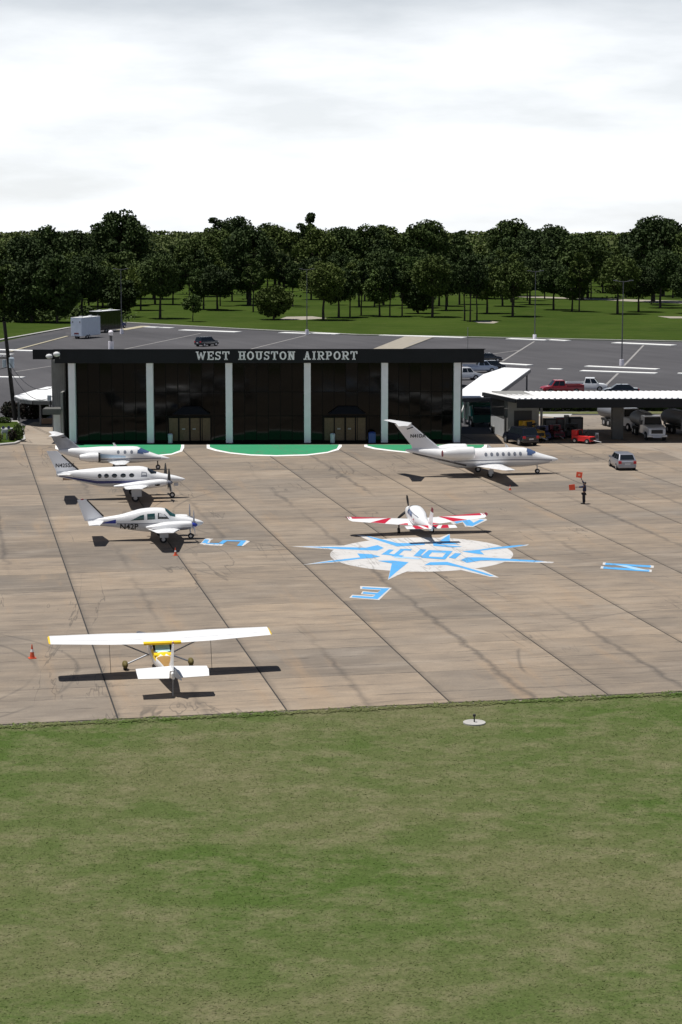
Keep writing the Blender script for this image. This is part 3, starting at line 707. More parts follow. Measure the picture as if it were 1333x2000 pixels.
# ================================================================ aircraft kit
def cr(xs, ys, x):
    """smooth interpolation through the stations"""
    n = len(xs)
    if x <= xs[0]: return ys[0]
    if x >= xs[-1]: return ys[-1]
    i = max(k for k in range(n - 1) if xs[k] <= x)
    h = xs[i + 1] - xs[i]; t = (x - xs[i]) / h
    def sl(k):
        if k == 0 or k == n - 1: return 0 if n < 2 else (ys[min(k + 1, n - 1)] - ys[max(k - 1, 0)]) / (xs[min(k + 1, n - 1)] - xs[max(k - 1, 0)])
        a = (ys[k] - ys[k - 1]) / (xs[k] - xs[k - 1]); b = (ys[k + 1] - ys[k]) / (xs[k + 1] - xs[k])
        return 0 if a * b <= 0 else 2 * a * b / (a + b)
    m0, m1 = sl(i) * h, sl(i + 1) * h
    return (2 * t**3 - 3 * t**2 + 1) * ys[i] + (t**3 - 2 * t**2 + t) * m0 + (-2 * t**3 + 3 * t**2) * ys[i + 1] + (t**3 - t**2) * m1
class Body:
    def __init__(s, st, ex=2.3, y0=0):
        st = sorted(st); s.x = [a[0] for a in st]; s.zc = [a[1] for a in st]; s.hw = [a[2] for a in st]; s.hh = [a[3] for a in st]; s.ex = ex; s.y0 = y0
    def sec(s, x): return cr(s.x, s.zc, x), cr(s.x, s.hw, x), cr(s.x, s.hh, x)
    def pt(s, x, t, off=0):
        zc, hw, hh = s.sec(x); a = R(t); c_, s_ = math.cos(a), math.sin(a); e = 2 / s.ex
        return Vector((x, s.y0 + (hw + off) * math.copysign(abs(c_)**e, c_), zc + (hh + off) * math.copysign(abs(s_)**e, s_)))
    def ptz(s, x, z, side, off):
        zc, hw, hh = s.sec(x); q = max(-.999, min(.999, (z - zc) / hh)); t = math.degrees(math.asin(abs(q)**(s.ex / 2))) * (1 if q > 0 else -1)
        if side > 0: return s.pt(x, t, off)
        return s.pt(x, 180 - t, off)
    def build(s, name, mt, par, n=28, k=44):
        m_ = MB(); x0, x1 = s.x[0], s.x[-1]
        xs = [x0 + (x1 - x0) * (.5 - .5 * math.cos(math.pi * i / k)) for i in range(k + 1)]
        m_.loft([[s.pt(x, 360 * j / n) for j in range(n)] for x in xs]); return m_.build(name, mt, par, smooth=True)
    def patch(s, name, mt, par, outline, off=.008, mode='xt', side=-1, rings=5):
        """outline in (x, angle) or in (x, z) seen from one side, laid on the skin"""
        dens = []
        for i in range(len(outline)):
            a, b = outline[i], outline[(i + 1) % len(outline)]
            nseg = 4 if len(outline) < 12 else 1
            for k in range(nseg): dens.append((a[0] + (b[0] - a[0]) * k / nseg, a[1] + (b[1] - a[1]) * k / nseg))
        cx = sum(p[0] for p in dens) / len(dens); cy = sum(p[1] for p in dens) / len(dens); n = len(dens); m_ = MB(); vs_ = []; fs = []
        f_ = (lambda p: s.pt(p[0], p[1], off)) if mode == 'xt' else (lambda p: s.ptz(p[0], p[1], side, off))
        for r_ in range(rings, 0, -1):
            q = r_ / rings; vs_ += [f_((cx + (p[0] - cx) * q, cy + (p[1] - cy) * q)) for p in dens]
        vs_.append(f_((cx, cy)))
        for r_ in range(rings - 1):
            for i in range(n): fs.append((r_ * n + i, r_ * n + (i + 1) % n, (r_ + 1) * n + (i + 1) % n, (r_ + 1) * n + i))
        for i in range(n): fs.append(((rings - 1) * n + i, (rings - 1) * n + (i + 1) % n, rings * n))
        m_.add(vs_, fs); return m_.build(name, mt, par, smooth=True)
    def strip(s, name, mt, par, x0, x1, zlo, zhi, side=-1, off=.006, n=30):
        vs_ = []; fs = []
        for i in range(n + 1):
            x = x0 + (x1 - x0) * i / n; a, b = zlo(x), zhi(x)
            for k in range(4): vs_.append(s.ptz(x, a + (b - a) * k / 3, side, off))
        for i in range(n):
            for k in range(3): q = i * 4 + k; fs.append((q, q + 1, q + 5, q + 4))
        return MB().add(vs_, fs).build(name, mt, par, smooth=True)
    def text(s, txt, size, x, z, par, mt='ink', side=-1, off=.03):
        return wall_text('registration', txt, size, lambda a, b: s.ptz(x + a * (1 if side < 0 else -1), z + b, side, off), mt, par)
def ell(cx, cz, rx, rz, n=16): return [(cx + rx * math.cos(2 * math.pi * i / n), cz + rz * math.sin(2 * math.pi * i / n)) for i in range(n)]
AF = [(0, 0), (.02, .32), (.08, .62), (.2, .92), (.35, 1), (.55, .86), (.75, .52), (.9, .22), (1, .03)]
def aft(c): return float(np.interp(c, [a[0] for a in AF], [a[1] for a in AF]))
class Wing:
    """stations (span y, leading edge x, z, chord, thickness ratio); vertical=True makes a fin with span along z"""
    def __init__(s, st, vertical=False): s.st = st; s.v = vertical
    def ring(s, y, xl, z, ch, th, inset=0):
        up = [(xl - c * ch, a * th * ch / 2) for c, a in AF]; lo = [(xl - c * ch, -a * th * ch / 2 * .8) for c, a in AF[::-1][:-1]]
        return [Vector((x, t, y)) if s.v else Vector((x, y, z + t)) for x, t in up + lo]
    def build(s, name, mt, par, sides=(1,)):
        m_ = MB()
        for sg in sides: m_.loft([s.ring(y * sg if not s.v else y, xl, z, ch, th) for y, xl, z, ch, th in s.st])
        return m_.build(name, mt, par, smooth=True)
    def top(s, y, c, side=1, off=.008):
        ys = [a[0] for a in s.st]; g_ = lambda k: float(np.interp(y, ys, [a[k] for a in s.st]))
        ch = g_(3); t = aft(c) * g_(4) * ch / 2 + off
        return Vector((g_(1) - c * ch, y * side, g_(2) + t))
    def side(s, x, z, sd=-1, off=.02):
        """fin surface point"""
        ys = [a[0] for a in s.st]; g_ = lambda k: float(np.interp(z, ys, [a[k] for a in s.st])); ch = g_(3); c = min(1, max(0, (g_(1) - x) / ch))
        return Vector((x, sd * (aft(c) * g_(4) * ch / 2 * (1 if sd > 0 else .8) + off), z))
    def toppatch(s, name, mt, par, quad, side=1, off=.008, n=8, k=4):
        """quad of (y, c): corners a b c d"""
        vs_ = []; fs = []; a, b, c_, d = quad
        for i in range(n + 1):
            for j in range(k + 1):
                u, v = i / n, j / k
                y = (a[0] * (1 - u) + b[0] * u) * (1 - v) + (d[0] * (1 - u) + c_[0] * u) * v
                c = (a[1] * (1 - u) + b[1] * u) * (1 - v) + (d[1] * (1 - u) + c_[1] * u) * v
                vs_.append(s.top(y, c, side, off))
        for i in range(n):
            for j in range(k): q = i * (k + 1) + j; fs.append((q, q + 1, q + k + 2, q + k + 1))
        return MB().add(vs_, fs).build(name, mt, par, smooth=True)
def wheel(par, x, y, z, r, w_, spat=None):
    q = MB(); q.tube((x, y - w_ / 2, z), (x, y + w_ / 2, z), r, r, 18); o = q.build('wheel', 'rubber', par, smooth=True, bevel=0)
    q = MB(); q.tube((x, y - w_ / 2 - .01, z), (x, y + w_ / 2 + .01, z), r * .5, r * .5, 12); q.build('rim', 'rim', o)
    if spat:
        q = MB(); q.ball((x + .03, y, z + .06), r * 1.7, w_ * 1.0, r * 1.02, 14, 8); q.build('wheel_fairing', spat, par, smooth=True)
def strut(par, pts, r, mt='metal', name='gear_leg'):
    q = MB(); q.poly(pts, r, 8); return q.build(name, mt, par, smooth=True)
def prop(par, x, y, z, rad, n, ang, spin='metal', blade='black', sr=.17, hl=.35, wd=.11):
    q = MB()
    rings = [[(x + hl * f, y + sr * math.sqrt(max(.0004, 1 - f * f)) * math.cos(2 * math.pi * i / 12), z + sr * math.sqrt(max(.0004, 1 - f * f)) * math.sin(2 * math.pi * i / 12)) for i in range(12)] for f in (0, .3, .6, .85, 1)]
    q.loft(rings); p_ = q.build('propeller', spin, par, smooth=True)
    for k in range(n):
        a = R(ang + 360 * k / n); u = Vector((0, math.cos(a), math.sin(a))); t_ = Vector((0, -math.sin(a), math.cos(a))); b_ = MB(); rr = []
        for f, ww, tw in ((.0, .35, .9), (.25, .9, .8), (.55, 1, .5), (.85, .85, .35), (1, .4, .3)):
            cc = Vector((x + .12, y, z)) + u * (f * rad + .05); dv = (t_ * math.cos(tw) + Vector((1, 0, 0)) * math.sin(tw)) * wd * ww; th = dv.cross(u).normalized() * .02
            rr.append([cc - dv, cc - th, cc + dv, cc + th])
        b_.loft(rr); b_.build('blade', blade, p_)

# ---------------------------------------------------------------- 1 high-wing tail-dragger, foreground
gp = at(309, 1305); pr = gp
t = thing('light_aircraft', 'white high-wing propeller plane with yellow trim and gold tail cone in the foreground', 'airplane', pr, math.pi / 2 + R(12), None, -R(6)); t.scale = (1, 1, .9)
ZW = 2.07
bd = Body([(1.35, 1.28, .16, .16), (1.25, 1.26, .36, .34), (.9, 1.24, .48, .45), (.35, 1.24, .52, .5), (-.02, 1.34, .53, .64), (-.35, 1.40, .53, .66), (-1.5, 1.38, .52, .62), (-2.05, 1.24, .46, .44), (-2.4, 1.24, .42, .38), (-3.2, 1.36, .36, .36), (-4.6, 1.56, .24, .27), (-6.1, 1.82, .07, .17)], 3.0)
fu = bd.build('fuselage', 'white_paint', t)
bd.patch('tail_cone_paint', 'gold', fu, [(-2.5, 34), (-2.5, 90), (-2.5, 146), (-4.3, 142), (-5.8, 120), (-5.8, 60), (-4.3, 38)], .006)
bd.patch('cabin_trim', 'yellow', fu, [(-1.5, 8), (-1.5, 172), (-2.5, 172), (-2.5, 8)], .010, rings=8)
def quad(name, mt, par, pts, th=.02):
    n_ = (Vector(pts[1]) - Vector(pts[0])).cross(Vector(pts[2]) - Vector(pts[1])).normalized() * th
    q = MB(); q.hull([Vector(p) for p in pts], [Vector(p) + n_ for p in pts]); return q.build(name, mt, par)
rw = quad('rear_window', 'black', t, [(-1.42, .48, 2.10), (-1.42, -.48, 2.10), (-2.05, -.44, 1.66), (-2.05, .44, 1.66)], .02)
quad('sunshade', 'sunshade', rw, [(-1.47, .36, 2.09), (-1.47, -.36, 2.09), (-2.02, -.35, 1.70), (-2.02, .35, 1.70)], .03)
quad('window_frame', 'yellow', t, [(-2.05, .46, 1.655), (-2.05, -.46, 1.655), (-2.34, -.44, 1.615), (-2.34, .44, 1.615)], .03)
for s_ in (-1, 1):
    bd.patch('side_window', 'glass_dark', t, [(-.15, 1.6), (-.75, 1.6), (-.8, 1.9), (-.4, 1.92)], .012, 'xz', s_)
    bd.patch('side_window', 'glass_dark', t, [(-.82, 1.6), (-1.5, 1.58), (-1.35, 1.86), (-.86, 1.9)], .012, 'xz', s_)
bd.patch('windshield', 'glass_dark', t, [(.32, 60), (.32, 90), (.32, 120), (-.2, 135), (-.3, 90), (-.2, 45)], .012)
W1 = Wing([(0, -.14, ZW, 1.70, .16), (2.5, -.14, ZW + .07, 1.70, .16), (5.38, -.36, ZW + .17, 1.28, .14)])
wg = W1.build('wing', 'white_paint', t, (1, -1))
for s_ in (-1, 1):
    q = MB(); r0 = W1.ring(5.385 * s_, -.36, ZW + .17, 1.28, .14); r1 = W1.ring(5.46 * s_, -.5, ZW + .16, .98, .08); q.loft([r0, r1]); q.build('wing_tip', 'yellow', wg, smooth=True)
    W1.toppatch('flap_gap', 'slate', wg, [(.95, .705), (5.3, .705), (5.3, .715), (.95, .715)], s_, .004, 10, 1)
    strut(t, [(-.5, .5 * s_, .98), (-.55, 2.6 * s_, ZW + .02)], .04, 'metal', 'wing_strut')
    strut(t, [(.0, .42 * s_, .85), (.0, 1.62 * s_ * .98, .3)], .045, 'metal', 'gear_leg')
    wheel(t, 0, 1.64 * s_, .22, .22, .17)
    q = MB(); q.ball((0, 1.64 * s_, .3), .34, .15, .20, 14, 8); q.build('wheel_fairing', 'olive', t, smooth=True)
q = MB(); q.box(-1.88, -1.60, -.92, .92, ZW - .04, ZW + .075); q.build('wing_fillet', 'yellow', t, bevel=.02)
for s_ in (-1, 1):
    W1.toppatch('fillet_edge', 'yellow', wg, [(0, .86), (.92, .86), (.92, 1), (0, 1)], s_, .012, 4, 3)
S1 = Wing([(0, -5.05, 2.0, .75, .1), (1.68, -5.25, 2.0, .52, .09)]); stb = S1.build('tailplane', 'white_paint', t, (1, -1))
for s_ in (-1, 1):
    quad('elevator', 'white_paint', stb, [(-5.79, .14 * s_, 2.02), (-5.77, 1.70 * s_, 2.02), (-6.24, 1.66 * s_, 1.80), (-6.28, .22 * s_, 1.78)][::s_], .035)
F1 = Wing([(1.9, -4.5, 0, 1.6, .06), (2.3, -5.0, 0, 1.14, .08), (3.6, -5.72, 0, .58, .09)], True); F1.build('fin', 'white_paint', t)
quad('rudder', 'aircraft_grey', t, [(-6.1, -.03, 1.8), (-6.14, -.03, 2.3), (-6.45, -.28, 1.95), (-6.45, -.33, 1.7)], .03)
q = MB(); q.ball((-6.0, 0, 3.6), .12, .05, .06); q.build('beacon', 'maroon', t, smooth=True)
strut(t, [(.98, 0, .9), (1.08, 0, .25)], .04, 'metal', 'nose_leg'); wheel(t, 1.08, 0, .14, .18, .12)
strut(t, [(-5.9, 0, 1.85), (-5.92, 0, .70)], .012, 'wall_white', 'tail_tie')
prop(t, 1.34, 0, 1.28, .92, 2, 20, 'white_paint', 'slate')
# tie-down ropes
def rope(a, b, lab):
    q = MB(); q.tube(a, b, .012, .012, 5); o = q.build('tie_down_rope', 'ink'); tag(o, lab, 'rope')
rt = Matrix.Translation(pr) @ Matrix.Rotation(math.pi / 2 + R(12), 4, 'Z') @ Matrix.Rotation(-R(6), 4, 'Y') @ Matrix.Diagonal((1, 1, .9, 1))
for s_, lab in ((1, 'thin tie-down rope under the left wing of the yellow trimmed plane'), (-1, 'thin tie-down rope under the right wing of the yellow trimmed plane')):
    a = rt @ Vector((-.8, 2.5 * s_, ZW)); rope(a, (a.x + .05, a.y + .15, .0), lab)

# ---------------------------------------------------------------- 2 low twin piston with blue tail stripe (nearest of the three on the left)
t = thing('twin_aircraft', 'white twin-propeller plane with blue tail stripe, nearest of the three parked left', 'airplane', at(316, 1053.5), R(9.5))
bd = Body([(2.95, 1.12, .05, .05), (2.75, 1.12, .2, .17), (2.3, 1.13, .37, .31), (1.75, 1.15, .48, .44), (1.1, 1.18, .54, .54), (.8, 1.22, .55, .62), (.2, 1.40, .56, .84), (-.6, 1.42, .57, .86), (-1.4, 1.42, .56, .80), (-2.1, 1.38, .50, .66), (-2.9, 1.36, .38, .48), (-3.9, 1.36, .25, .33), (-5.1, 1.36, .09, .18)], 2.5)
fu = bd.build('fuselage', 'white_paint', t)
for s_ in (-1, 1):
    bd.patch('side_window', 'glass_teal', t, [(-1.25, 1.50), (-2.2, 1.46), (-1.5, 1.80), (-1.25, 1.86)], .012, 'xz', s_)
    bd.patch('side_window', 'glass_teal', t, [(-.48, 1.52), (-1.03, 1.50), (-1.03, 1.90), (-.5, 1.93)], .012, 'xz', s_)
    bd.patch('side_window', 'glass_dark', t, [(-.3, 1.54), (.52, 1.52), (.2, 1.84), (-.27, 1.96)], .012, 'xz', s_)
    bd.patch('sun_blind', 'wall_white', t, [(-.2, 1.70), (.32, 1.68), (.12, 1.86), (-.2, 1.92)], .016, 'xz', s_)
    bd.patch('windshield', 'glass_teal', t, [(.98, 95 if s_ > 0 else 85), (.94, 132 if s_ > 0 else 48), (.56, 146 if s_ > 0 else 34), (.27, 128 if s_ > 0 else 52), (.22, 95 if s_ > 0 else 85)], .014)
    bd.strip('blue_flash', 'blue', t, -4.2, -3.2, lambda x: 1.26, lambda x: 1.28 + (x + 4.3) * .24, s_)
    bd.strip('stripe', 'slate', t, -3.15, 2.4, lambda x: 1.21, lambda x: 1.27, s_)
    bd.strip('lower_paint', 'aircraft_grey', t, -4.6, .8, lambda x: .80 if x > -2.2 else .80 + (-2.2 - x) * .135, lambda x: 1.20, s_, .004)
    bd.text('N42P', .56, -2.3, 1.02, t, 'ink', s_)
W2 = Wing([(0, 1.35, .86, 2.5, .14), (1.4, 1.25, .90, 2.15, .14), (5.55, .45, 1.32, 1.15, .11), (5.78, .25, 1.35, .8, .06)])
wg = W2.build('wing', 'white_paint', t, (1, -1))
for s_ in (-1, 1):
    nb = Body([(2.05, 1.22, .1, .1), (1.95, 1.22, .30, .26), (1.2, 1.20, .40, .32), (.3, 1.18, .40, .30), (-.6, 1.15, .3, .18), (-1.2, 1.12, .1, .06)], 2.6, 1.62 * s_)
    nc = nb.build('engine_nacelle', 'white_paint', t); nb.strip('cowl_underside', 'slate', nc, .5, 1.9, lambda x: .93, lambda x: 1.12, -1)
    prop(nc, 2.02, 1.62 * s_, 1.22, .98, 3, 90, 'blue' if s_ < 0 else 'metal', 'slate', .17, .38, .09)
    W2.toppatch('deicing_boot', 'black', wg, [(2.3, 0), (5.5, 0), (5.5, .025), (2.3, .025)], s_, .004, 8, 2)
    W2.toppatch('aileron_gap', 'aircraft_grey', wg, [(2.3, .74), (5.4, .74), (5.4, .75), (2.3, .75)], s_, .004, 8, 1)
    strut(t, [(.1, 1.6 * s_, .95), (.05, 1.6 * s_, .28)], .05); wheel(t, 0, 1.6 * s_, .26, .26, .18)
    q = MB(); q.prism([(-.25, 1.7 * s_), (.35, 1.7 * s_), (.35, 1.73 * s_), (-.25, 1.73 * s_)], .38, .86); q.build('gear_door', 'aircraft_grey', t)
strut(t, [(2.0, 0, .8), (2.05, 0, .2)], .05); wheel(t, 2.05, 0, .2, .2, .14)
S2 = Wing([(0, -4.0, 1.42, 1.15, .1), (2.35, -4.4, 1.46, .75, .09)]); S2.build('tailplane', 'white_paint', t, (1, -1))
F2 = Wing([(1.45, -3.6, 0, 1.75, .06), (1.75, -4.1, 0, 1.35, .08), (2.95, -5.2, 0, .66, .08)], True); fn = F2.build('fin', 'fin_white', t)
q = MB(); q.tube((-4.05, 0, 1.74), (-5.18, 0, 2.93), .06, .045, 8); q.build('deicing_boot', 'black', fn, smooth=True)
q = MB(); q.ball((-5.5, 0, 2.97), .12, .05, .05); q.build('beacon', 'maroon', t, smooth=True)

# ---------------------------------------------------------------- 3 cabin twin turboprop in the middle
t = thing('twin_aircraft', 'white cabin twin-propeller plane with round windows and navy belly stripe, middle of the three', 'airplane', at(262, 973.5), R(9.3))
bd = Body([(4.15, 1.48, .05, .05), (3.9, 1.48, .2, .16), (3.2, 1.52, .4, .33), (2.4, 1.56, .52, .44), (1.8, 1.62, .62, .55), (1.45, 1.68, .66, .62), (.95, 1.78, .70, .80), (.3, 1.80, .71, .85), (-2.3, 1.80, .68, .80), (-3.4, 1.86, .54, .66), (-4.6, 1.98, .34, .44), (-6.2, 2.10, .1, .2)], 2.25)
fu = bd.build('fuselage', 'white_paint', t)
for s_ in (-1, 1):
    for x, r_ in ((-.2, .21), (-.88, .22), (-1.58, .22), (-2.22, .19), (-2.76, .16)): bd.patch('round_window', 'glass_dark', t, ell(x, 1.98, r_, .165), .012, 'xz', s_)
    bd.patch('cockpit_window', 'slate', t, [(.55, 1.84), (1.05, 1.84), (1.0, 2.2), (.6, 2.25)], .012, 'xz', s_)
    bd.patch('window_shade', 'wall_white', t, [(.62, 1.98), (.98, 1.98), (.95, 2.15), (.66, 2.18)], .016, 'xz', s_)
    bd.patch('windshield', 'glass_dark', t, [(1.85, 94 if s_ > 0 else 86), (1.78, 130 if s_ > 0 else 50), (1.35, 148 if s_ > 0 else 32), (1.1, 128 if s_ > 0 else 52), (1.12, 94 if s_ > 0 else 86)], .014)
    bd.strip('navy_stripe', 'navy', t, -6.0, 1.6, lambda x: 1.34 if x > -3 else 1.34 + (-3 - x) * .20, lambda x: 1.58 if x > -3 else 1.58 + (-3 - x) * .145, s_)
    bd.strip('grey_line', 'slate', t, -4.9, 1.2, lambda x: 1.63 if x > -3 else 1.63 + (-3 - x) * .14, lambda x: 1.67 if x > -3 else 1.67 + (-3 - x) * .14, s_, .007)
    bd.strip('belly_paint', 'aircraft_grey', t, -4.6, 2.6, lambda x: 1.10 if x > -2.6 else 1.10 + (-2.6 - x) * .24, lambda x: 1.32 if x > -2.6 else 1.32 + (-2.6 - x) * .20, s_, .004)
W3 = Wing([(0, 1.35, 1.05, 2.3, .15), (1.5, 1.2, 1.18, 2.1, .15), (6.4, .35, 1.62, 1.35, .11), (6.68, .15, 1.64, .95, .06)])
wg = W3.build('wing', 'white_paint', t, (1, -1))
for s_ in (-1, 1):
    nb = Body([(2.62, 1.48, .1, .1), (2.5, 1.48, .26, .24), (1.8, 1.44, .38, .34), (.6, 1.36, .40, .32), (-.8, 1.30, .3, .2), (-1.7, 1.28, .1, .06)], 2.4, 1.95 * s_)
    nc = nb.build('engine_nacelle', 'white_paint', t)
    q = MB(); q.ball((1.75, (1.95 + .40) * s_, 1.38), .22, .09, .10); q.build('exhaust', 'black', nc, smooth=True)
    prop(nc, 2.6, 1.95 * s_, 1.48, 1.1, 3, 90, 'slate', 'black', .2, .42, .19)
    W3.toppatch('deicing_boot', 'black', wg, [(2.5, 0), (6.3, 0), (6.3, .025), (2.5, .025)], s_, .004, 8, 2)
    strut(t, [(.15, 1.95 * s_, 1.05), (.0, 1.95 * s_, .32)], .06); wheel(t, 0, 1.95 * s_, .31, .31, .2)
    q = MB(); q.prism([(-.3, 2.08 * s_), (.5, 2.08 * s_), (.5, 2.11 * s_), (-.3, 2.11 * s_)], .42, 1.05); q.build('gear_door', 'aircraft_grey', t)
strut(t, [(2.95, 0, 1.2), (3.1, 0, .22)], .055); wheel(t, 3.1, 0, .23, .23, .16)
q = MB(); q.box(3.25, 3.6, -.16, -.13, .98, 1.22); q.box(3.25, 3.6, .13, .16, .98, 1.22); q.build('nose_gear_door', 'aircraft_grey', t)
S3 = Wing([(0, -4.95, 2.10, 1.2, .1), (2.7, -5.3, 2.35, .8, .09)]); S3.build('tailplane', 'white_paint', t, (1, -1))
F3 = Wing([(1.95, -3.5, 0, 2.55, .04), (2.45, -4.45, 0, 1.8, .07), (4.0, -6.1, 0, .85, .07)], True); fn = F3.build('fin', 'fin_white', t)
q = MB(); q.tube((-4.45, 0, 2.44), (-5.75, 0, 3.66), .07, .055, 8); q.build('deicing_boot', 'black', fn, smooth=True)
q = MB(); q.prism([(-4.9, -.08), (-5.7, -.08), (-5.7, .08), (-4.9, .08)], 1.62, 1.86); q.build('tail_skid', 'box_brown', t)
for s_ in (-1, 1): wall_text('registration', 'N425SX', .43, lambda a, b: F3.side(-5.52 + a * (-s_), 2.80 + b * 1.0, s_, .03), 'ink', t)

# ---------------------------------------------------------------- jets
def jet(lab, loc, rot, S, P_):
    t = thing('business_jet', lab, 'jet', loc, rot)
    bd = Body(P_['body'], 2.1); fu = bd.build('fuselage', 'white_paint', t)
    for s_ in (-1, 1):
        for x in P_['win']: bd.patch('cabin_window', P_['winmat'], t, ell(x, P_['winz'], P_['wr'], P_['wr'] * 1.25, 12), .012, 'xz', s_)
        wx = P_['ws']
        bd.patch('windshield', 'glass_blue', t, [(wx, 92 if s_ > 0 else 88), (wx - .1, 130 if s_ > 0 else 50), (wx - .45, 150 if s_ > 0 else 30), (wx - 1.0, 140 if s_ > 0 else 40), (wx - .75, 92 if s_ > 0 else 88)], .014)
        bd.patch('cockpit_side_window', 'glass_blue', t, P_['csw'], .013, 'xz', s_)
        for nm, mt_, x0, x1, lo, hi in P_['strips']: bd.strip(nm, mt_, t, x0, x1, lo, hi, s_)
    wgw = Wing(P_['wing']); wg = wgw.build('wing', 'white_paint', t, (1, -1))
    for s_ in (-1, 1):
        y0 = P_['ey'] * s_; ex0, ex1, ez, er = P_['eng']
        nb = Body([(ex1, ez, er * .86, er * .86), (ex1 - .12, ez, er, er), ((ex0 + ex1) / 2, ez, er * 1.05, er * 1.05), (ex0 + .5, ez, er * .85, er * .85), (ex0, ez, er * .6, er * .6)], 2, y0)
        nc = nb.build('engine_nacelle', 'white_paint', t)
        q = MB(); q.tube((ex1 - .02, y0, ez), (ex1 + .012, y0, ez), er * .84, er * .84, 20); q.build('intake_cover' if P_['cov'] != 'black' else 'intake', P_['cov'], nc)
        q = MB(); ring = [[(ex1 - .16, y0 + er * 1.0 * math.cos(a), ez + er * 1.0 * math.sin(a)), ] for a in np.linspace(0, 2 * math.pi, 24, endpoint=False)]
        rr = []
        for xx, rr_ in ((ex1 - .16, er * 1.015), (ex1 - .02, er * .98), (ex1 + .03, er * .9), (ex1 + .0, er * .83)): rr.append([(xx, y0 + rr_ * math.cos(a), ez + rr_ * math.sin(a)) for a in np.linspace(0, 2 * math.pi, 24, endpoint=False)])
        q.loft(rr, cap=False); q.build('intake_lip', P_['lip'], nc, smooth=True)
        q = MB(); q.tube((ex0 - .01, y0, ez), (ex0 - .05, y0, ez), er * .5, er * .45, 16); q.build('exhaust', P_['exh'], nc)
        q = MB(); q.box(ex0 + .5, ex1 - .5, min(.45 * s_, y0), max(.45 * s_, y0), ez - .07, ez + .07); q.build('pylon', 'white_paint', t, bevel=.02)
        gy_ = P_['gy'] * s_
        strut(t, [(.05, gy_, P_['wing'][0][2]), (.0, gy_, .28)], .06); wheel(t, 0, gy_, .27, .27, .2)
        q = MB(); q.box(-.2, .25, gy_ + .12 * s_ - .015, gy_ + .12 * s_ + .015, .35, .75); q.build('gear_door', 'aircraft_grey', t)
    nx = P_['ng']; strut(t, [(nx - .05, 0, P_['body'][0][1]), (nx, 0, .22)], .055, 'black' if P_['cov'] == 'black' else 'metal'); wheel(t, nx, 0, .22, .22, .15)
    Fn = Wing(P_['fin'], True); fo = Fn.build('fin', P_['finmat'], t)
    Sn = Wing(P_['stab']); Sn.build('tailplane', 'white_paint', t, (1, -1))
    if P_.get('boot'): q = MB(); q.tube(*P_['boot'], .045, .04, 8); q.build('leading_edge_strip', 'black', fo, smooth=True)
    if P_.get('reg'):
        txt, size, rx, rz = P_['reg']
        for s_ in (-1, 1): wall_text('registration', txt, size, lambda a, b: Fn.side(rx + a * (-s_), rz + b, s_, .035), 'ink', t)
    if P_.get('ant'):
        for (x, z) in P_['ant']: q = MB(); q.hull([(x, -.015, z), (x + .3, -.015, z), (x + .3, .015, z), (x, .015, z)], [(x - .12, -.01, z + .32), (x + .02, -.01, z + .32), (x + .02, .01, z + .32), (x - .12, .01, z + .32)]); q.build('antenna', 'white_paint', t)
    return t, bd, Fn
# 4 big jet, right of centre
jet('large white business jet with seven windows and red engine covers, right of centre', at(946, 927.5), R(12), 1, dict(
    body=[(6.85, 1.22, .05, .05), (6.5, 1.22, .26, .22), (5.6, 1.28, .50, .42), (4.7, 1.38, .68, .62), (4.2, 1.46, .74, .76), (3.6, 1.52, .77, .86), (2.5, 1.54, .78, .88), (-2.0, 1.54, .78, .88), (-3.4, 1.68, .66, .74), (-5.0, 1.98, .42, .50), (-6.6, 2.28, .16, .22), (-7.2, 2.38, .05, .08)],
    win=[-.05, .48, 1.01, 1.54, 2.07, 2.60, 3.13], winz=1.90, wr=.14, winmat='jet_window', ws=4.72, csw=[(3.75, 1.76), (4.25, 1.72), (4.15, 2.02), (3.8, 2.08)],
    strips=[('bronze_line', 'slate', -3.2, 6.2, lambda x: 1.34 - .010 * max(0, x - 2) ** 2 , lambda x: 1.43 - .010 * max(0, x - 2) ** 2),
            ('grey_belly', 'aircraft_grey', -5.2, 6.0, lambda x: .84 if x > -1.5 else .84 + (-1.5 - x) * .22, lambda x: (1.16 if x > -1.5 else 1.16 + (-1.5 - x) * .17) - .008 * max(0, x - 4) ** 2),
            ('tail_belly_shade', 'steel_dark', -6.6, -1.8, lambda x: .80 + (-1.5 - x) * .245, lambda x: .98 + (-1.5 - x) * .235)],  # belly shade below the tail, painted on as a dark strip
    wing=[(0, 1.7, .86, 2.9, .13), (1.4, 1.5, .92, 2.3, .13), (7.85, .45, 1.38, 1.05, .10), (8.12, .25, 1.40, .7, .06)],
    ey=1.22, eng=(-4.15, -1.35, 2.14, .55), cov='red_paint', lip='white_paint', exh='maroon', gy=2.0, ng=4.95,
    fin=[(2.2, -3.6, 0, 3.0, .05), (2.75, -4.35, 0, 2.3, .08), (4.72, -6.75, 0, 1.45, .08)], finmat='fin_white', stab=[(0, -6.65, 4.78, 1.45, .1), (2.9, -7.75, 4.80, .8, .09)],
    boot=((-6.55, -.09, 4.42), (-7.1, -.09, 4.24)), reg=('N41DA', .44, -6.1, 3.62), ant=[(.4, 2.40), (2.0, 2.40)]))
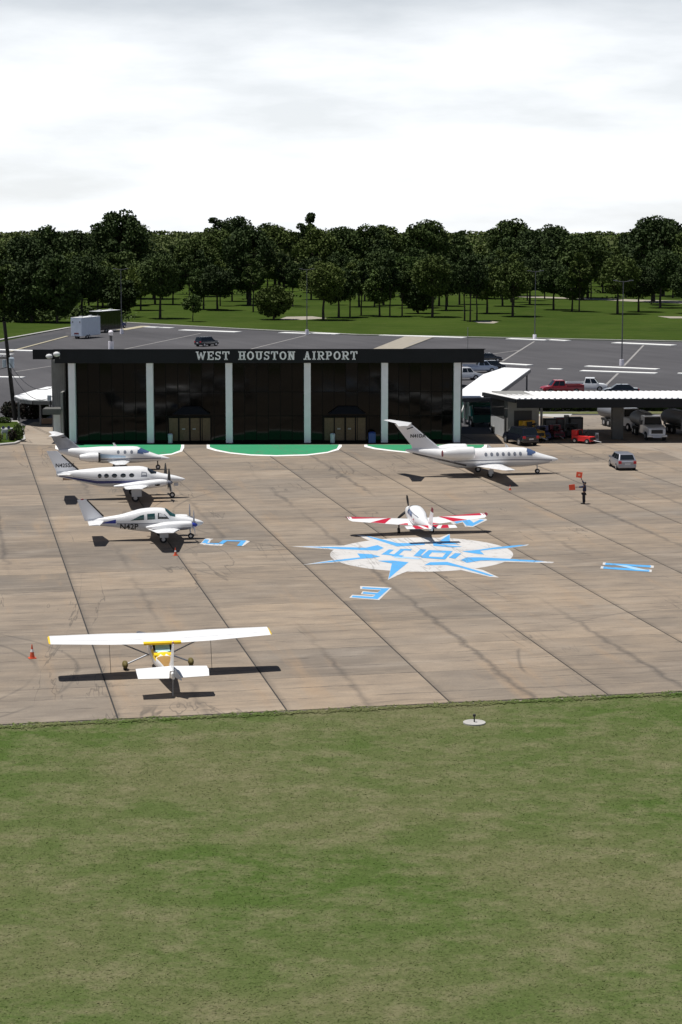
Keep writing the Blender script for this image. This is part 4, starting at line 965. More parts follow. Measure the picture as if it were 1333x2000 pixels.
# 5 small jet, farthest of the three on the left
t, bd, fn = jet('small white jet with pale blue side and grey tail, farthest of the three parked left', at(228, 918), R(8.5), 1, dict(
    body=[(4.8, .98, .05, .05), (4.35, 1.01, .22, .17), (3.5, 1.10, .44, .34), (2.8, 1.22, .58, .50), (2.2, 1.33, .67, .66), (1.7, 1.40, .71, .76), (-1.2, 1.42, .71, .76), (-2.4, 1.5, .58, .62), (-3.8, 1.66, .36, .42), (-5.2, 1.80, .1, .14)],
    win=[.15, .75, 1.35], winz=1.70, wr=.13, winmat='jet_window', ws=2.98, csw=[(1.85, 1.56), (2.45, 1.50), (2.3, 1.80), (1.9, 1.88)],
    strips=[('pale_blue_side', 'lt_blue', -1.6, .8, lambda x: 1.20, lambda x: 1.62 - .09 * (x + 2)), ('side_shade', 'slate', -1.6, 4.0, lambda x: 1.02 + .0 * x, lambda x: 1.14 - .01 * max(0, x - 2))],
    wing=[(0, 1.2, .80, 2.1, .13), (1.2, 1.1, .86, 1.8, .13), (5.7, .55, 1.16, .85, .10), (5.85, .45, 1.17, .6, .06)],
    ey=1.12, eng=(-3.3, -1.5, 1.32, .42), cov='black', lip='black', exh='slate', gy=1.6, ng=3.75,
    fin=[(1.6, -2.3, 0, 2.8, .05), (2.0, -3.1, 0, 2.1, .08), (3.32, -4.75, 0, 1.15, .08)], finmat='fin_grey', stab=[(0, -4.65, 3.36, 1.1, .1), (2.05, -5.35, 3.38, .7, .09)],
    boot=((-4.45, -.06, 3.12), (-4.9, -.06, 3.04)), ant=[(-.2, 2.16)]))
# ---------------------------------------------------------------- 6 low-wing red and white monoplane
t = thing('light_aircraft', 'low-wing white monoplane with red sunburst wings beside the compass rose', 'airplane', at(811, 1039.5), math.pi / 2 + R(11), None, -R(6))
bd = Body([(2.0, 1.18, .16, .16), (1.85, 1.17, .34, .33), (1.2, 1.17, .46, .43), (.75, 1.2, .52, .5), (.3, 1.32, .56, .62), (-.4, 1.36, .58, .66), (-1.2, 1.34, .55, .62), (-2.0, 1.34, .42, .46), (-3.2, 1.42, .25, .30), (-5.1, 1.58, .06, .16)], 2.4)
bd.build('fuselage', 'white_paint', t)
for s_ in (-1, 1):
    bd.patch('side_window', 'glass_blue', t, [(.25, 1.45), (-.45, 1.44), (-.4, 1.78), (-.05, 1.82)], .012, 'xz', s_)
    bd.patch('side_window', 'glass_blue', t, [(-.55, 1.44), (-1.2, 1.42), (-1.1, 1.68), (-.5, 1.78)], .012, 'xz', s_)
    bd.strip('cabin_line', 'slate', t, -2.2, .2, lambda x: 1.72 - (.07 * max(0, -x - .8)), lambda x: 1.77 - (.07 * max(0, -x - .8)), s_)
    bd.patch('red_badge', 'red_paint', t, [(-1.35, 1.32), (-1.7, 1.3), (-1.55, 1.44)], .013, 'xz', s_)
bd.patch('windshield', 'glass_dark', t, [(.72, 55), (.72, 90), (.72, 125), (.22, 142), (.2, 90), (.22, 38)], .013)
W6 = Wing([(0, .65, .80, 1.95, .14), (.6, .6, .84, 1.85, .14), (4.85, .1, 1.24, 1.25, .12), (5.05, -.0, 1.27, .85, .07)])
wg = W6.build('wing', 'white_paint', t, (1, -1))
for s_ in (-1, 1):
    for qd in ([(1.8, .12), (4.98, .10), (4.98, .62), (1.85, .15)], [(1.75, .22), (1.95, .18), (3.55, .98), (2.5, .98)], [(.75, .80), (.85, .78), (1.5, .98), (.8, .98)]):
        W6.toppatch('red_ray', 'red_paint', wg, qd, s_, .008, 10, 5)
    q = MB(); q.loft([W6.ring(5.055 * s_, 0, 1.27, .85, .07), W6.ring(5.2 * s_, -.15, 1.38, .55, .05)]); q.build('wing_tip', 'maroon', wg, smooth=True)
    strut(t, [(-.25, 1.25 * s_, .85), (-.2, 1.25 * s_, .2)], .05, 'black'); wheel(t, -.2, 1.25 * s_, .2, .2, .15)
strut(t, [(1.45, 0, .8), (1.5, 0, .2)], .05, 'black'); wheel(t, 1.5, 0, .18, .18, .12)
S6 = Wing([(0, -4.15, 1.60, .98, .1), (1.8, -4.35, 1.62, .78, .09)]); sb = S6.build('tailplane', 'white_paint', t, (1, -1))
for s_ in (-1, 1):
    for qd in ([(.12, .3), (.45, .02), (.7, .05), (.25, .98)], [(.6, .98), (.95, .05), (1.3, .05), (1.2, .98)]): S6.toppatch('red_ray', 'red_paint', sb, qd, s_, .008, 6, 4)
F6 = Wing([(1.5, -3.4, 0, 1.7, .06), (1.8, -3.9, 0, 1.25, .1), (2.75, -4.55, 0, .72, .12)], True); fo = F6.build('fin', 'white_paint', t)
q = MB(); q.loft([F6.ring(2.752, -4.55, 0, .72, .13), F6.ring(3.05, -4.75, 0, .52, .08)]); q.build('fin_cap', 'maroon', fo, smooth=True)
prop(t, 1.99, 0, 1.2, 1.02, 3, 80, 'white_paint', 'black', .17, .36, .10)
for s_ in (-1, 1): bd.patch('cowl_intake', 'black', t, ell(1.9, 1.22, .05, .07), .02, 'xz', s_)
# ================================================================ road vehicles
def car(name, label, cat, loc, rot, paint, kind='hatch', group=None, tail_red=True):
    t = thing(name, label, cat, loc, rot, group)
    K_ = {'hatch': (4.15, 1.76, .92, 1.48, -2.02, -1.55, .55, 1.25), 'suv': (4.75, 1.92, 1.08, 1.80, -2.25, -1.95, .62, 1.25),
          'pickup': (5.6, 1.98, 1.08, 1.86, -.35, -.15, 1.05, 1.7), 'sedan': (4.7, 1.8, .92, 1.42, -1.7, -1.0, .55, 1.3)}[kind]
    L, W_, zb, zt, xr0, xr1, xf1, xf0 = K_; hw = W_ / 2; x0, x1 = -L / 2, L / 2; zl = .22 if kind in ('hatch', 'sedan') else .34
    def ring(x, w_, a, b): return [(x, -w_ * .9, a), (x, -w_, a + .12), (x, -w_, (a + b) / 2 + .08), (x, -w_ * .94, b), (x, w_ * .94, b), (x, w_, (a + b) / 2 + .08), (x, w_, a + .12), (x, w_ * .9, a)]
    hood = zb - .08 if kind != 'suv' else zb - .03
    if kind == 'pickup': bd_ = [(x0, hw * .96, zl + .15, zb - .05), (x0 + .1, hw, zl, zb), (xr0 - .01, hw, zl, zb), (xf0, hw, zl, zb), (x1 - .5, hw * .98, zl, hood + .02), (x1 - .12, hw * .93, zl, hood - .08), (x1, hw * .86, zl + .1, hood - .2)]
    else: bd_ = [(x0, hw * .88, zl + .1, zb - .12), (x0 + .12, hw * .96, zl, zb), (x0 + .6, hw, zl, zb), (xf0, hw, zl, zb), (x1 - .5, hw * .97, zl, hood), (x1 - .12, hw * .9, zl, hood - .12), (x1, hw * .8, zl + .1, hood - .28)]
    q = MB(); q.loft([ring(*b) for b in bd_]); body = q.build('body', paint, t, smooth=True, bevel=0)
    # cabin
    cb = [(xr0, -hw * .92, zb - .01), (xf0, -hw * .92, zb - .01), (xf0, hw * .92, zb - .01), (xr0, hw * .92, zb - .01)]
    ct = [(xr1, -hw * .72, zt), (xf1, -hw * .72, zt), (xf1, hw * .72, zt), (xr1, hw * .72, zt)]
    q = MB(); q.hull(cb, ct); q.build('cabin', paint, t, bevel=.04)
    V = lambda p: Vector(p)
    def pane(name, a, b, c, d, i0, i1, j0, j1, off=.035):
        a, b, c, d = map(V, (a, b, c, d)); P_ = lambda u, v: (a * (1 - u) + b * u) * (1 - v) + (d * (1 - u) + c * u) * v
        pts = [P_(i0, j0), P_(i1, j0), P_(i1, j1), P_(i0, j1)]; n_ = (pts[1] - pts[0]).cross(pts[3] - pts[0]).normalized()
        ctr = sum(pts, Vector()) / 4 - Vector((0, 0, (zb + zt) / 2)); 
        if n_.dot(Vector((ctr.x - (xr0 + xf0) / 2 * 1, ctr.y, 0))) < 0: n_ = -n_
        q = MB(); q.hull([p - n_ * .01 for p in pts], [p + n_ * .012 for p in pts]); q.build(name, 'glass_dark', t)
    pane('rear_window', cb[0], cb[3], ct[3], ct[0], .08, .92, .12, .85); pane('windshield', cb[1], cb[2], ct[2], ct[1], .06, .94, .08, .92)
    for s_, (a, b, c, d) in ((-1, (cb[0], cb[1], ct[1], ct[0])), (1, (cb[3], cb[2], ct[2], ct[3]))):
        for i0, i1 in (((.06, .30), (.33, .60), (.63, .93)) if kind in ('suv', 'hatch') else ((.06, .48), (.52, .93))): pane('side_window', a, b, c, d, i0, i1, .12, .86)
    if kind == 'pickup':
        q = MB(); q.box(x0 + .12, xr0 - .08, -hw * .82, hw * .82, zb + .004, zb + .01); q.build('bed_floor', 'black', t)
        for s_ in (-1, 1):
            q = MB(); q.box(x0 + .05, xr0 - .03, s_ * hw * .83 if s_ > 0 else -hw * .95, hw * .95 if s_ > 0 else -hw * .83, zb - .02, zb + .17); q.build('bed_side', paint, t, bevel=.02)
        q = MB(); q.box(x0 + .0, x0 + .1, -hw * .93, hw * .93, zb - .5, zb + .17); q.build('tailgate', paint, t, bevel=.02)
    r_ = {'hatch': .31, 'sedan': .32}.get(kind, .39)
    for x in (x0 + L * .19, x1 - L * .18):
        for s_ in (-1, 1):
            q = MB(); q.tube((x, s_ * (hw - .20), r_), (x, s_ * (hw + .012), r_), r_, r_, 18); o = q.build('wheel', 'rubber', t, smooth=False)
            q = MB(); q.tube((x, s_ * (hw + .0), r_), (x, s_ * (hw + .024), r_), r_ * .6, r_ * .55, 12); q.build('rim', 'rim', o)
    for s_ in (-1, 1):
        q = MB(); y0_, y1_ = sorted((s_ * hw * .62, s_ * hw * .93)); q.box(x0 - .02, x0 + .12, y0_, y1_, zb - .30, zb - .06); q.build('taillight', 'taillight', t, bevel=.015)
        q = MB(); y0_, y1_ = sorted((s_ * hw * .55, s_ * hw * .86)); q.box(x1 - .16, x1 - .0, y0_, y1_, hood - .34, hood - .18); q.build('headlight', 'headlight', t, bevel=.015)
        q = MB(); y0_, y1_ = sorted((s_ * hw * .95, s_ * (hw + .16))); q.box(xf0 - .25, xf0 - .1, y0_, y1_, zb, zb + .14); q.build('wing_mirror', paint, t, bevel=.02)
    for x, nm in ((x0 - .03, 'bumper'), (x1 - .09, 'bumper')):
        q = MB(); q.box(x, x + .12, -hw * .88, hw * .88, zl + .05, zl + .26); q.build(nm, paint if kind != 'pickup' else 'metal', t, bevel=.03)
    q = MB(); q.box(x0 - .045, x0 - .031, -.26, .26, zl + .32, zl + .45); q.build('plate', 'plate', t)
    q = MB(); q.box(x1 - .02, x1 + .012, -hw * .5, hw * .5, hood - .42, hood - .24); q.build('grille', 'black', t)
    return t
car('parked_car', 'silver hatchback on the open apron right of the marshaller', 'car', at(1216, 914), math.pi / 2 + R(5), 'car_silver', 'hatch')
car('parked_car', 'black off-roader beside the storeroom door of the carport', 'car', at(1017, 867), math.pi / 2 + R(22), 'car_black', 'suv')
car('parked_car', 'dark sport utility vehicle alone in the parking lot behind the terminal', 'car', at(404, 676), R(48), 'car_black', 'suv')
car('parked_truck', 'white pickup truck nearest the right end of the terminal roof', 'truck', at(903, 742), R(14), 'car_white', 'pickup')
car('parked_truck', 'pale blue-grey pickup truck behind the white one at the walkway canopy', 'truck', at(936, 727.5), R(12), 'car_blueg', 'pickup')
car('parked_car', 'dark car just behind the right corner of the terminal roof', 'car', at(953, 706), R(8), 'car_black', 'sedan')
car('parked_car', 'dark car parked beyond the pale blue-grey pickup', 'car', at(962, 722), R(8), 'car_black', 'hatch')
car('parked_truck', 'red pickup truck parked behind the carport roof', 'truck', at(1098, 769), R(188), 'car_red', 'pickup')
car('parked_truck', 'white pickup truck parked behind the red one', 'truck', at(1146, 764), R(-8), 'car_white', 'pickup')
car('parked_car', 'dark car mostly hidden behind the white carport roof', 'car', at(1213, 771), R(178), 'car_black', 'sedan')
car('parked_car', 'dark car at the very left edge of the walkway canopy', 'car', at(880, 763), R(12), 'car_black', 'sedan')

# box trucks / tankers under the carport, facing the apron
def fuel_truck(lab, px, py, rot, tank=True):
    t = thing('tank_truck', lab, 'truck', at(px, py), rot)
    q = MB(); q.loft([[(x, -w_, z0), (x, -w_, z1), (x, w_, z1), (x, w_, z0)] for x, w_, z0, z1 in ((1.0, 1.05, .5, 1.5), (1.6, 1.03, .5, 1.48), (2.7, .95, .5, 1.35), (3.0, .88, .6, 1.2))]); q.build('hood', 'car_white', t, bevel=.05)
    q = MB(); q.hull([(-.5, -1.08, .55), (1.3, -1.08, .55), (1.3, 1.08, .55), (-.5, 1.08, .55)], [(-.4, -.95, 2.35), (.75, -.9, 2.35), (.75, .9, 2.35), (-.4, .95, 2.35)]); q.build('cab', 'car_white', t, bevel=.05)
    quad('windshield', 'glass_dark', t, [(1.17, -.92, 1.52), (1.17, .92, 1.52), (.80, .82, 2.25), (.80, -.82, 2.25)], .03)
    q = MB(); q.box(2.99, 3.04, -.6, .6, .75, 1.15); q.build('grille', 'black', t)
    q = MB(); q.box(2.95, 3.15, -1.05, 1.05, .38, .62); q.build('bumper', 'metal', t, bevel=.03)
    q = MB(); q.box(3.151, 3.16, -.45, .45, .33, .6); q.build('plate', 'plate', t)
    for s_ in (-1, 1):
        q = MB(); a, b = sorted((s_ * .66, s_ * .88)); q.box(2.92, 3.04, a, b, .82, 1.05); q.build('headlight', 'headlight', t)
        q = MB(); a, b = sorted((s_ * 1.1, s_ * 1.35)); q.box(1.05, 1.2, a, b, 1.5, 1.95); q.build('wing_mirror', 'black', t)
        for x in (2.2, -2.6, -3.7):
            q = MB(); q.tube((x, s_ * .78, .45), (x, s_ * 1.08, .45), .45, .45, 16); o = q.build('wheel', 'rubber', t)
            q = MB(); q.tube((x, s_ * 1.08, .45), (x, s_ * 1.1, .45), .22, .2, 10); q.build('rim', 'rim', o)
    q = MB(); q.box(-5.6, 1.0, -.5, .5, .55, .8); q.build('chassis', 'black', t)
    if tank:
        q = MB(); q.loft([[(x, 1.05 * r_ * math.cos(a), 1.65 + .8 * r_ * math.sin(a)) for a in np.linspace(0, 2 * math.pi, 20, endpoint=False)] for x, r_ in ((-5.6, .8), (-5.5, 1), (-.8, 1), (-.7, .8))]); tk = q.build('tank', 'tank_grey', t, smooth=True)
        q = MB(); q.box(-5.0, -1.2, -.35, .35, 2.42, 2.5); q.build('catwalk', 'steel_dark', tk)
    return t
fuel_truck('white tank truck facing out between the carport pillars', 1271, 855, -math.pi / 2 + R(4))
fuel_truck('white tank truck half cut by the right edge of the picture', 1352, 852, -math.pi / 2 + R(16))
fuel_truck('white tank truck in deep shade just right of the dark pillar', 1226, 838, -math.pi / 2 + R(18))

# red aircraft tug on the shade line
def tug(lab, px, py, rot, mt, roof=False):
    t = thing('tow_tractor', lab, 'tractor', at(px, py), rot)
    q = MB(); q.hull([(-1.1, -.6, .25), (1.1, -.6, .25), (1.1, .6, .25), (-1.1, .6, .25)], [(-1.1, -.6, .85), (1.0, -.55, .72), (1.0, .55, .72), (-1.1, .6, .85)]); q.build('body', mt, t, bevel=.03)
    q = MB(); q.box(-1.12, -.5, -.6, .6, .86, 1.35); q.build('engine_cover', mt, t, bevel=.04)
    q = MB(); q.box(-.45, .0, -.25, .25, .8, .98); q.box(-.47, -.35, -.25, .25, .98, 1.3); q.build('seat', 'black', t, bevel=.03)
    q = MB(); q.tube((.55, 0, .75), (.3, 0, 1.15), .03); q.tube((.29, 0, 1.15), (.27, 0, 1.19), .19, .19, 12); q.build('steering_wheel', 'black', t)
    for x in (-.7, .75):
        for s_ in (-1, 1): wheel(t, x, s_ * .6, .27, .27, .18)
    q = MB(); q.tube((1.1, 0, .35), (2.0, .1, .22), .04); q.build('tow_bar', 'wall_white', t)
    q = MB(); q.box(.9, 1.12, -.45, .45, .4, .62); q.build('bumper', 'black', t)
    if roof:
        for a, b in ((-1, -.5), (-1, .5), (.7, -.5), (.7, .5)):
            q = MB(); q.tube((a, b, .8), (a, b, 1.95), .03); q.build('roof_post', mt, t)
        q = MB(); q.box(-1.1, .8, -.6, .6, 1.95, 2.02); q.build('canopy', mt, t, bevel=.02)
    return t
tug('bright red aircraft tow tractor on the carport shade line', 1141, 865.5, -R(38), 'tug_red')
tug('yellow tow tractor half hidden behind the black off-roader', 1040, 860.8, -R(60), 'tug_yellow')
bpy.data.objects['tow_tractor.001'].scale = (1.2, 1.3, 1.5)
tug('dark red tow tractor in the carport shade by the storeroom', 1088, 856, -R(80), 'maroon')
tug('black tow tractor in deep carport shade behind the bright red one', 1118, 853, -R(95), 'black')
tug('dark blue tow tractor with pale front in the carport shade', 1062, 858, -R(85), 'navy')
# small carts and boxes on the shaded floor
def crate(px, py, sx, sy, sz, mt, lab):
    p = at(px, py); t = thing('equipment_cart', lab, 'cart', p, R(8))
    q = MB(); q.box(-sx / 2, sx / 2, -sy / 2, sy / 2, .25, sz); q.build('cabinet', mt, t, bevel=.03)
    for a in (-1, 1):
        for b in (-1, 1): wheel(t, a * sx * .35, b * sy * .4, .13, .13, .08)
    q = MB(); q.box(-sx * .4, sx * .4, -sy / 2 - .02, -sy / 2 - .002, .4, sz - .15); q.build('access_panel', 'steel_dark', t)
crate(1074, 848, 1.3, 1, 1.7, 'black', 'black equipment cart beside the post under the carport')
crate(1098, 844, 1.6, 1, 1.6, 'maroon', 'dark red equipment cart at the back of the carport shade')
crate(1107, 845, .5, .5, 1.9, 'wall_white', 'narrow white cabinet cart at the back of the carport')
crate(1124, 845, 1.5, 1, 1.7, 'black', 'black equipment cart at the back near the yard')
crate(1166, 864, .35, .3, 1.0, 'wall_white', 'small white chock stand beside the red tow tractor')
p = at(979, 847); t = thing('hvac_unit', 'grey outdoor unit against the carport storeroom wall', 'air conditioner', p, R(-65))
q = MB(); q.box(-1.3, 1.3, -.45, .45, .08, .75); q.build('casing', 'wall_grey', t, bevel=.03)
q = MB()
for k in range(10): q.box(-1.2 + k * .24, -1.05 + k * .24, -.47, -.452, .15, .68)
q.build('grille', 'black', t)
q = MB(); q.box(-1.2, 1.2, -.4, .4, 0, .08); q.build('base', 'black', t)

# green truck in a white frame beyond the terminal corner
t = thing('refuse_truck', 'dark green truck parked under the white frame beside the terminal', 'truck', at(933, 830), -math.pi / 2 + R(10))
q = MB(); q.box(-3.5, 1.0, -1.2, 1.2, .6, 2.6); q.build('body', 'green_truck', t, bevel=.05)
q = MB(); q.hull([(1.1, -1.1, .5), (2.4, -1.1, .5), (2.4, 1.1, .5), (1.1, 1.1, .5)], [(1.1, -1.0, 2.4), (1.9, -1.0, 2.4), (1.9, 1.0, 2.4), (1.1, 1.0, 2.4)]); q.build('cab', 'green_truck', t, bevel=.05)
quad('windshield', 'glass_dark', t, [(2.25, -.95, 1.35), (2.25, .95, 1.35), (1.96, .9, 2.25), (1.96, -.9, 2.25)], .03)
q = MB(); q.hull([(1.2, -1.35, 1.2), (2.3, -1.35, 1.2), (2.3, -1.12, 1.2), (1.2, -1.12, 1.2)], [(1.5, -1.3, 2.3), (1.9, -1.3, 2.3), (1.9, -1.12, 2.3), (1.5, -1.12, 2.3)]); q.build('door', 'green_light', t)
for x in (1.7, -1.8, -2.9):
    for s_ in (-1, 1): wheel(t, x, 1.05 * s_, .45, .45, .28)
t = thing('white_frame', 'white steel gate frame around the green truck', 'frame', at(934, 829), 0)
a0 = at(908, 829).x - at(934, 829).x; a1 = at(960, 829).x - at(934, 829).x
for nm, bx_ in (('post', (a0 - .1, a0 + .1, -.1, .1, 0, 2.55)), ('post', (a1 - .1, a1 + .1, -.1, .1, 0, 2.55)), ('crossbeam', (a0 - .1, a1 + .1, -.12, .12, 2.551, 2.8))):
    q = MB(); q.box(*bx_); q.build(nm, 'roof_white', t, bevel=.01)
q = MB(); q.tube((a0, 0, 2.4), (a0 - .9, -1.4, .2), .08); q.build('brace', 'roof_white', t)

# trailers at the top left
def trailer(name, lab, px, py, rot, L, W_, Hh, mt, roof):
    t = thing(name, lab, 'trailer', at(px, py), rot)
    q = MB(); q.box(-L / 2, L / 2, -W_ / 2, W_ / 2, .55, Hh); b = q.build('box_body', mt, t, bevel=.05)
    q = MB(); q.box(-L / 2 - .02, L / 2 + .02, -W_ / 2 - .02, W_ / 2 + .02, Hh + .001, Hh + .07); q.build('roof', roof, t, bevel=.02)
    for k in range(int(L / 1.3)):
        for s_ in (-1, 1):
            q = MB(); x = -L / 2 + 1.3 * k + .65; y0, y1 = sorted((s_ * W_ / 2, s_ * (W_ / 2 + .015))); q.box(x - .6, x + .6, y0, y1, .7, Hh - .12); q.build('side_panel', mt, b)
    for x in (-L * .12, -L * .12 - .95):
        for s_ in (-1, 1): wheel(t, x, s_ * (W_ / 2 - .1), .4, .4, .26)
    for s_ in (-1, 1):
        q = MB(); y0, y1 = sorted((.03 * s_, s_ * (W_ / 2 - .1))); q.box(-L / 2 - .04, -L / 2 - .001, y0, y1, .65, Hh - .12); q.build('door', mt, t)
        q = MB(); q.box(-L / 2 - .06, -L / 2 - .041, s_ * W_ * .32 - .12, s_ * W_ * .32 + .12, Hh - 1.0, Hh - .65); q.build('vent', 'slate', t)
    q = MB(); q.box(-L / 2 - .06, -L / 2 - .041, -.5, .5, .95, 1.25); q.build('emblem_plate', 'maroon', t)
    q = MB(); q.tube((L / 2, .6, .5), (L / 2 + 1.3, 0, .45), .06); q.tube((L / 2, -.6, .5), (L / 2 + 1.3, 0, .45), .06); q.build('drawbar', 'black', t)
    for k in range(2):
        q = MB(); x = -L / 4 + k * L / 2; q.box(x - .35, x + .35, -.35, .35, Hh + .071, Hh + .28); q.build('roof_vent', roof, t, bevel=.04)
    return t
trailer('cargo_trailer', 'white box trailer with rear doors at the top left of the lot', 168, 660, R(70), 8.0, 2.5, 4.2, 'trailer_white', 'wall_white')
trailer('cargo_trailer', 'long dark glossy trailer in front of the white box trailer', 206, 648, R(69), 9.5, 2.5, 4.5, 'trailer_dark', 'wall_white')
car('parked_car', 'dark towing pickup at the front of the dark trailer', 'car', at(228, 641), R(66), 'navy', 'pickup')

# ================================================================ cones, person, poles
def cone(px, py, lab, s=1.0):
    t = thing('traffic_cone', lab, 'cone', at(px, py), R(20)); t.scale = (s, s, s)
    q = MB(); q.box(-.2, .2, -.2, .2, 0, .04); q.build('base', 'cone_orange', t, bevel=.01)
    q = MB(); q.tube((0, 0, .04), (0, 0, .34), .14, .092, 16); q.tube((0, 0, .48), (0, 0, .72), .062, .025, 16); q.build('cone_body', 'cone_orange', t, smooth=True)
    q = MB(); q.tube((0, 0, .341), (0, 0, .479), .0925, .063, 16); q.build('white_band', 'cone_white', t, smooth=True)
cone(63, 1286, 'tall orange cone with white collar left of the yellow trimmed plane', 1.0)
q = bpy.data.objects['traffic_cone']; q.scale = (.95, .95, 1.0)
cone(343, 1085, 'orange cone at the wing shadow of the blue striped twin', .75)
cone(997, 957, 'small red cone under the near wing tip of the large jet', .6)

def skin_mesh(name, verts, edges, radii, mt, parent, sub=1, root=0):
    me = bpy.data.meshes.new(name); me.from_pydata(verts, edges, []); o = bpy.data.objects.new(name, me); C.objects.link(o)
    mo = o.modifiers.new('s', 'SKIN'); mo.use_smooth_shade = True
    for i, r_ in enumerate(radii):
        v = me.skin_vertices[0].data[i]; v.radius = r_ if isinstance(r_, tuple) else (r_, r_); v.use_root = (i == root)
    sb_ = o.modifiers.new('d', 'SUBSURF'); sb_.levels = sub; sb_.render_levels = sub
    dg = bpy.context.evaluated_depsgraph_get(); m2 = bpy.data.meshes.new_from_object(o.evaluated_get(dg)); bpy.data.objects.remove(o)
    m2.name = name; m2.shade_smooth(); return link(name, m2, mt, parent)
# faces -X locally turned to the jet; local +x = facing direction
pt_ = thing('person', 'ramp marshaller in dark blue clothes holding up two orange paddles', 'person', at(1141.5, 984), R(172))
v = []; e = []; r_ = []
def jn(p, rad, par=None):
    v.append(p); r_.append(rad)
    if par is not None: e.append((par, len(v) - 1))
    return len(v) - 1
pel = jn((0, 0, .95), (.15, .11)); sp = jn((-.02, 0, 1.15), (.14, .10), pel); ch = jn((-.05, 0, 1.35), (.16, .11), sp); nk = jn((-.05, 0, 1.49), .055, ch); hd0 = jn((-.04, 0, 1.57), .085, nk); hd1 = jn((-.03, 0, 1.67), .09, hd0); hd2 = jn((-.03, 0, 1.73), .05, hd1); nose = jn((.07, 0, 1.62), .02, hd0)
ARM = {}
for s_, pts in ((1, [(.0, .2, 1.42), (.26, .26, 1.38), (.50, .27, 1.37)]), (-1, [(-.02, -.2, 1.44), (.08, -.26, 1.66), (.20, -.24, 1.88)])):
    a = jn(pts[0], .065, ch); b = jn(pts[1], .048, a); c = jn(pts[2], .032, b)
    d = (Vector(pts[2]) - Vector(pts[1])).normalized(); up = Vector((0, 0, 1)) if s_ > 0 else Vector((1, 0, 0)); up = (up - d * up.dot(d)).normalized(); pm = Vector(pts[2]) + d * .07
    h = jn(tuple(pm), (.036, .022), c); ARM[s_] = (pm, d)
    for k, (off, ln_) in enumerate(((-.03, .06), (-.01, .075), (.01, .07), (.03, .055))):
        q0 = pm + d * .035 + up * off; f0 = jn(tuple(q0), .010, h); q1 = q0 + d * ln_ * .5; f1 = jn(tuple(q1), .009, f0); q2 = q1 + d * ln_ * .2 + Vector((0, -.03 * s_, 0)); jn(tuple(q2), .008, f1)
    th0 = jn(tuple(pm - d * .02 + up * .04), .011, h); jn(tuple(pm + d * .02 + up * .065), .009, th0)
for s_ in (-1, 1):
    a = jn((.02, .10 * s_, .86), .10, pel); b = jn((.03 + .03 * s_, .11 * s_, .48), .068, a); c = jn((.0 + .04 * s_, .11 * s_, .10), .045, b); jn((.12 + .04 * s_, .12 * s_, .045), .04, c)
skin_mesh('body', v, e, r_, 'skin', pt_, 1)
sv_ = [(0, 0, .93), (-.02, 0, 1.15), (-.05, 0, 1.35), (-.05, 0, 1.46), (.0, .2, 1.42), (.26, .26, 1.38), (.46, .268, 1.372), (-.02, -.2, 1.44), (.08, -.26, 1.66), (.18, -.243, 1.845)]
skin_mesh('jacket', sv_, [(0, 1), (1, 2), (2, 3), (2, 4), (4, 5), (5, 6), (2, 7), (7, 8), (8, 9)], [(.21, .17), (.20, .16), (.23, .17), .09, .10, .078, .06, .10, .078, .06], 'shirt', pt_)
skin_mesh('trousers', [(0, 0, .95), (.02, .1, .84), (.06, .11, .48), (.04, .11, .09), (.02, -.1, .84), (0, -.11, .48), (-.04, -.11, .09)], [(0, 1), (1, 2), (2, 3), (0, 4), (4, 5), (5, 6)], [(.20, .16), .135, .10, .085, .135, .10, .085], 'trousers', pt_)
for s_ in (-1, 1):
    q = MB(); q.ball((.09 + .04 * s_, .12 * s_, .055), .15, .055, .055); q.build('shoe', 'black', pt_, smooth=True)
q = MB(); q.ball((-.045, 0, 1.675), .115, .10, .105); q.build('hair', 'black', pt_, smooth=True)
for s_ in (-1, 1):
    q = MB(); q.ball((.062, .035 * s_, 1.655), .012, .014, .010, 8, 6); q.build('eye', 'wall_white', pt_, smooth=True)
    q = MB(); q.ball((-.03, .092 * s_, 1.64), .025, .012, .033, 8, 6); q.build('ear', 'skin', pt_, smooth=True)
mw = Matrix.Translation(at(1141.5, 984)) @ Matrix.Rotation(R(172), 4, 'Z')
for s_, lab, c_ in ((1, 'orange-red marshalling paddle held out level toward the jet', 'paddle'), (-1, 'orange-red marshalling paddle held high above the head', 'paddle')):
    pm, d = ARM[s_]; t = thing('paddle', lab, 'paddle', (0, 0, 0)); g0 = mw @ pm; gd = (mw.to_3x3() @ d)
    q = MB(); q.tube(g0 - gd * .06 - Vector((0, .03, 0)), g0 + gd * .2 - Vector((0, .03, 0)), .015); q.build('handle', 'black', t)
    c = g0 + gd * .40 - Vector((0, .03, 0)); ux = Vector((.97, -.2, .12 * s_)).normalized(); uz = ux.cross(Vector((0, 1, 0))).normalized(); n_ = ux.cross(uz).normalized() * .012
    a_, b_ = .24, .22
    pts = [c - ux * a_ - uz * b_, c + ux * a_ - uz * b_ * 1.05, c + ux * a_ + uz * b_ * 1.05, c - ux * a_ + uz * b_]
    q = MB(); q.hull([p - n_ for p in pts], [p + n_ for p in pts]); pb = q.build('paddle_face', c_, t, bevel=.01)
    if s_ < 0:
        k_ = .35; pts = [c + (p - c) * k_ for p in pts]; q = MB(); q.hull([p - n_ * 1.3 for p in pts], [p + n_ * 1.3 for p in pts]); q.build('pale_centre', 'paddle_pale', pb)

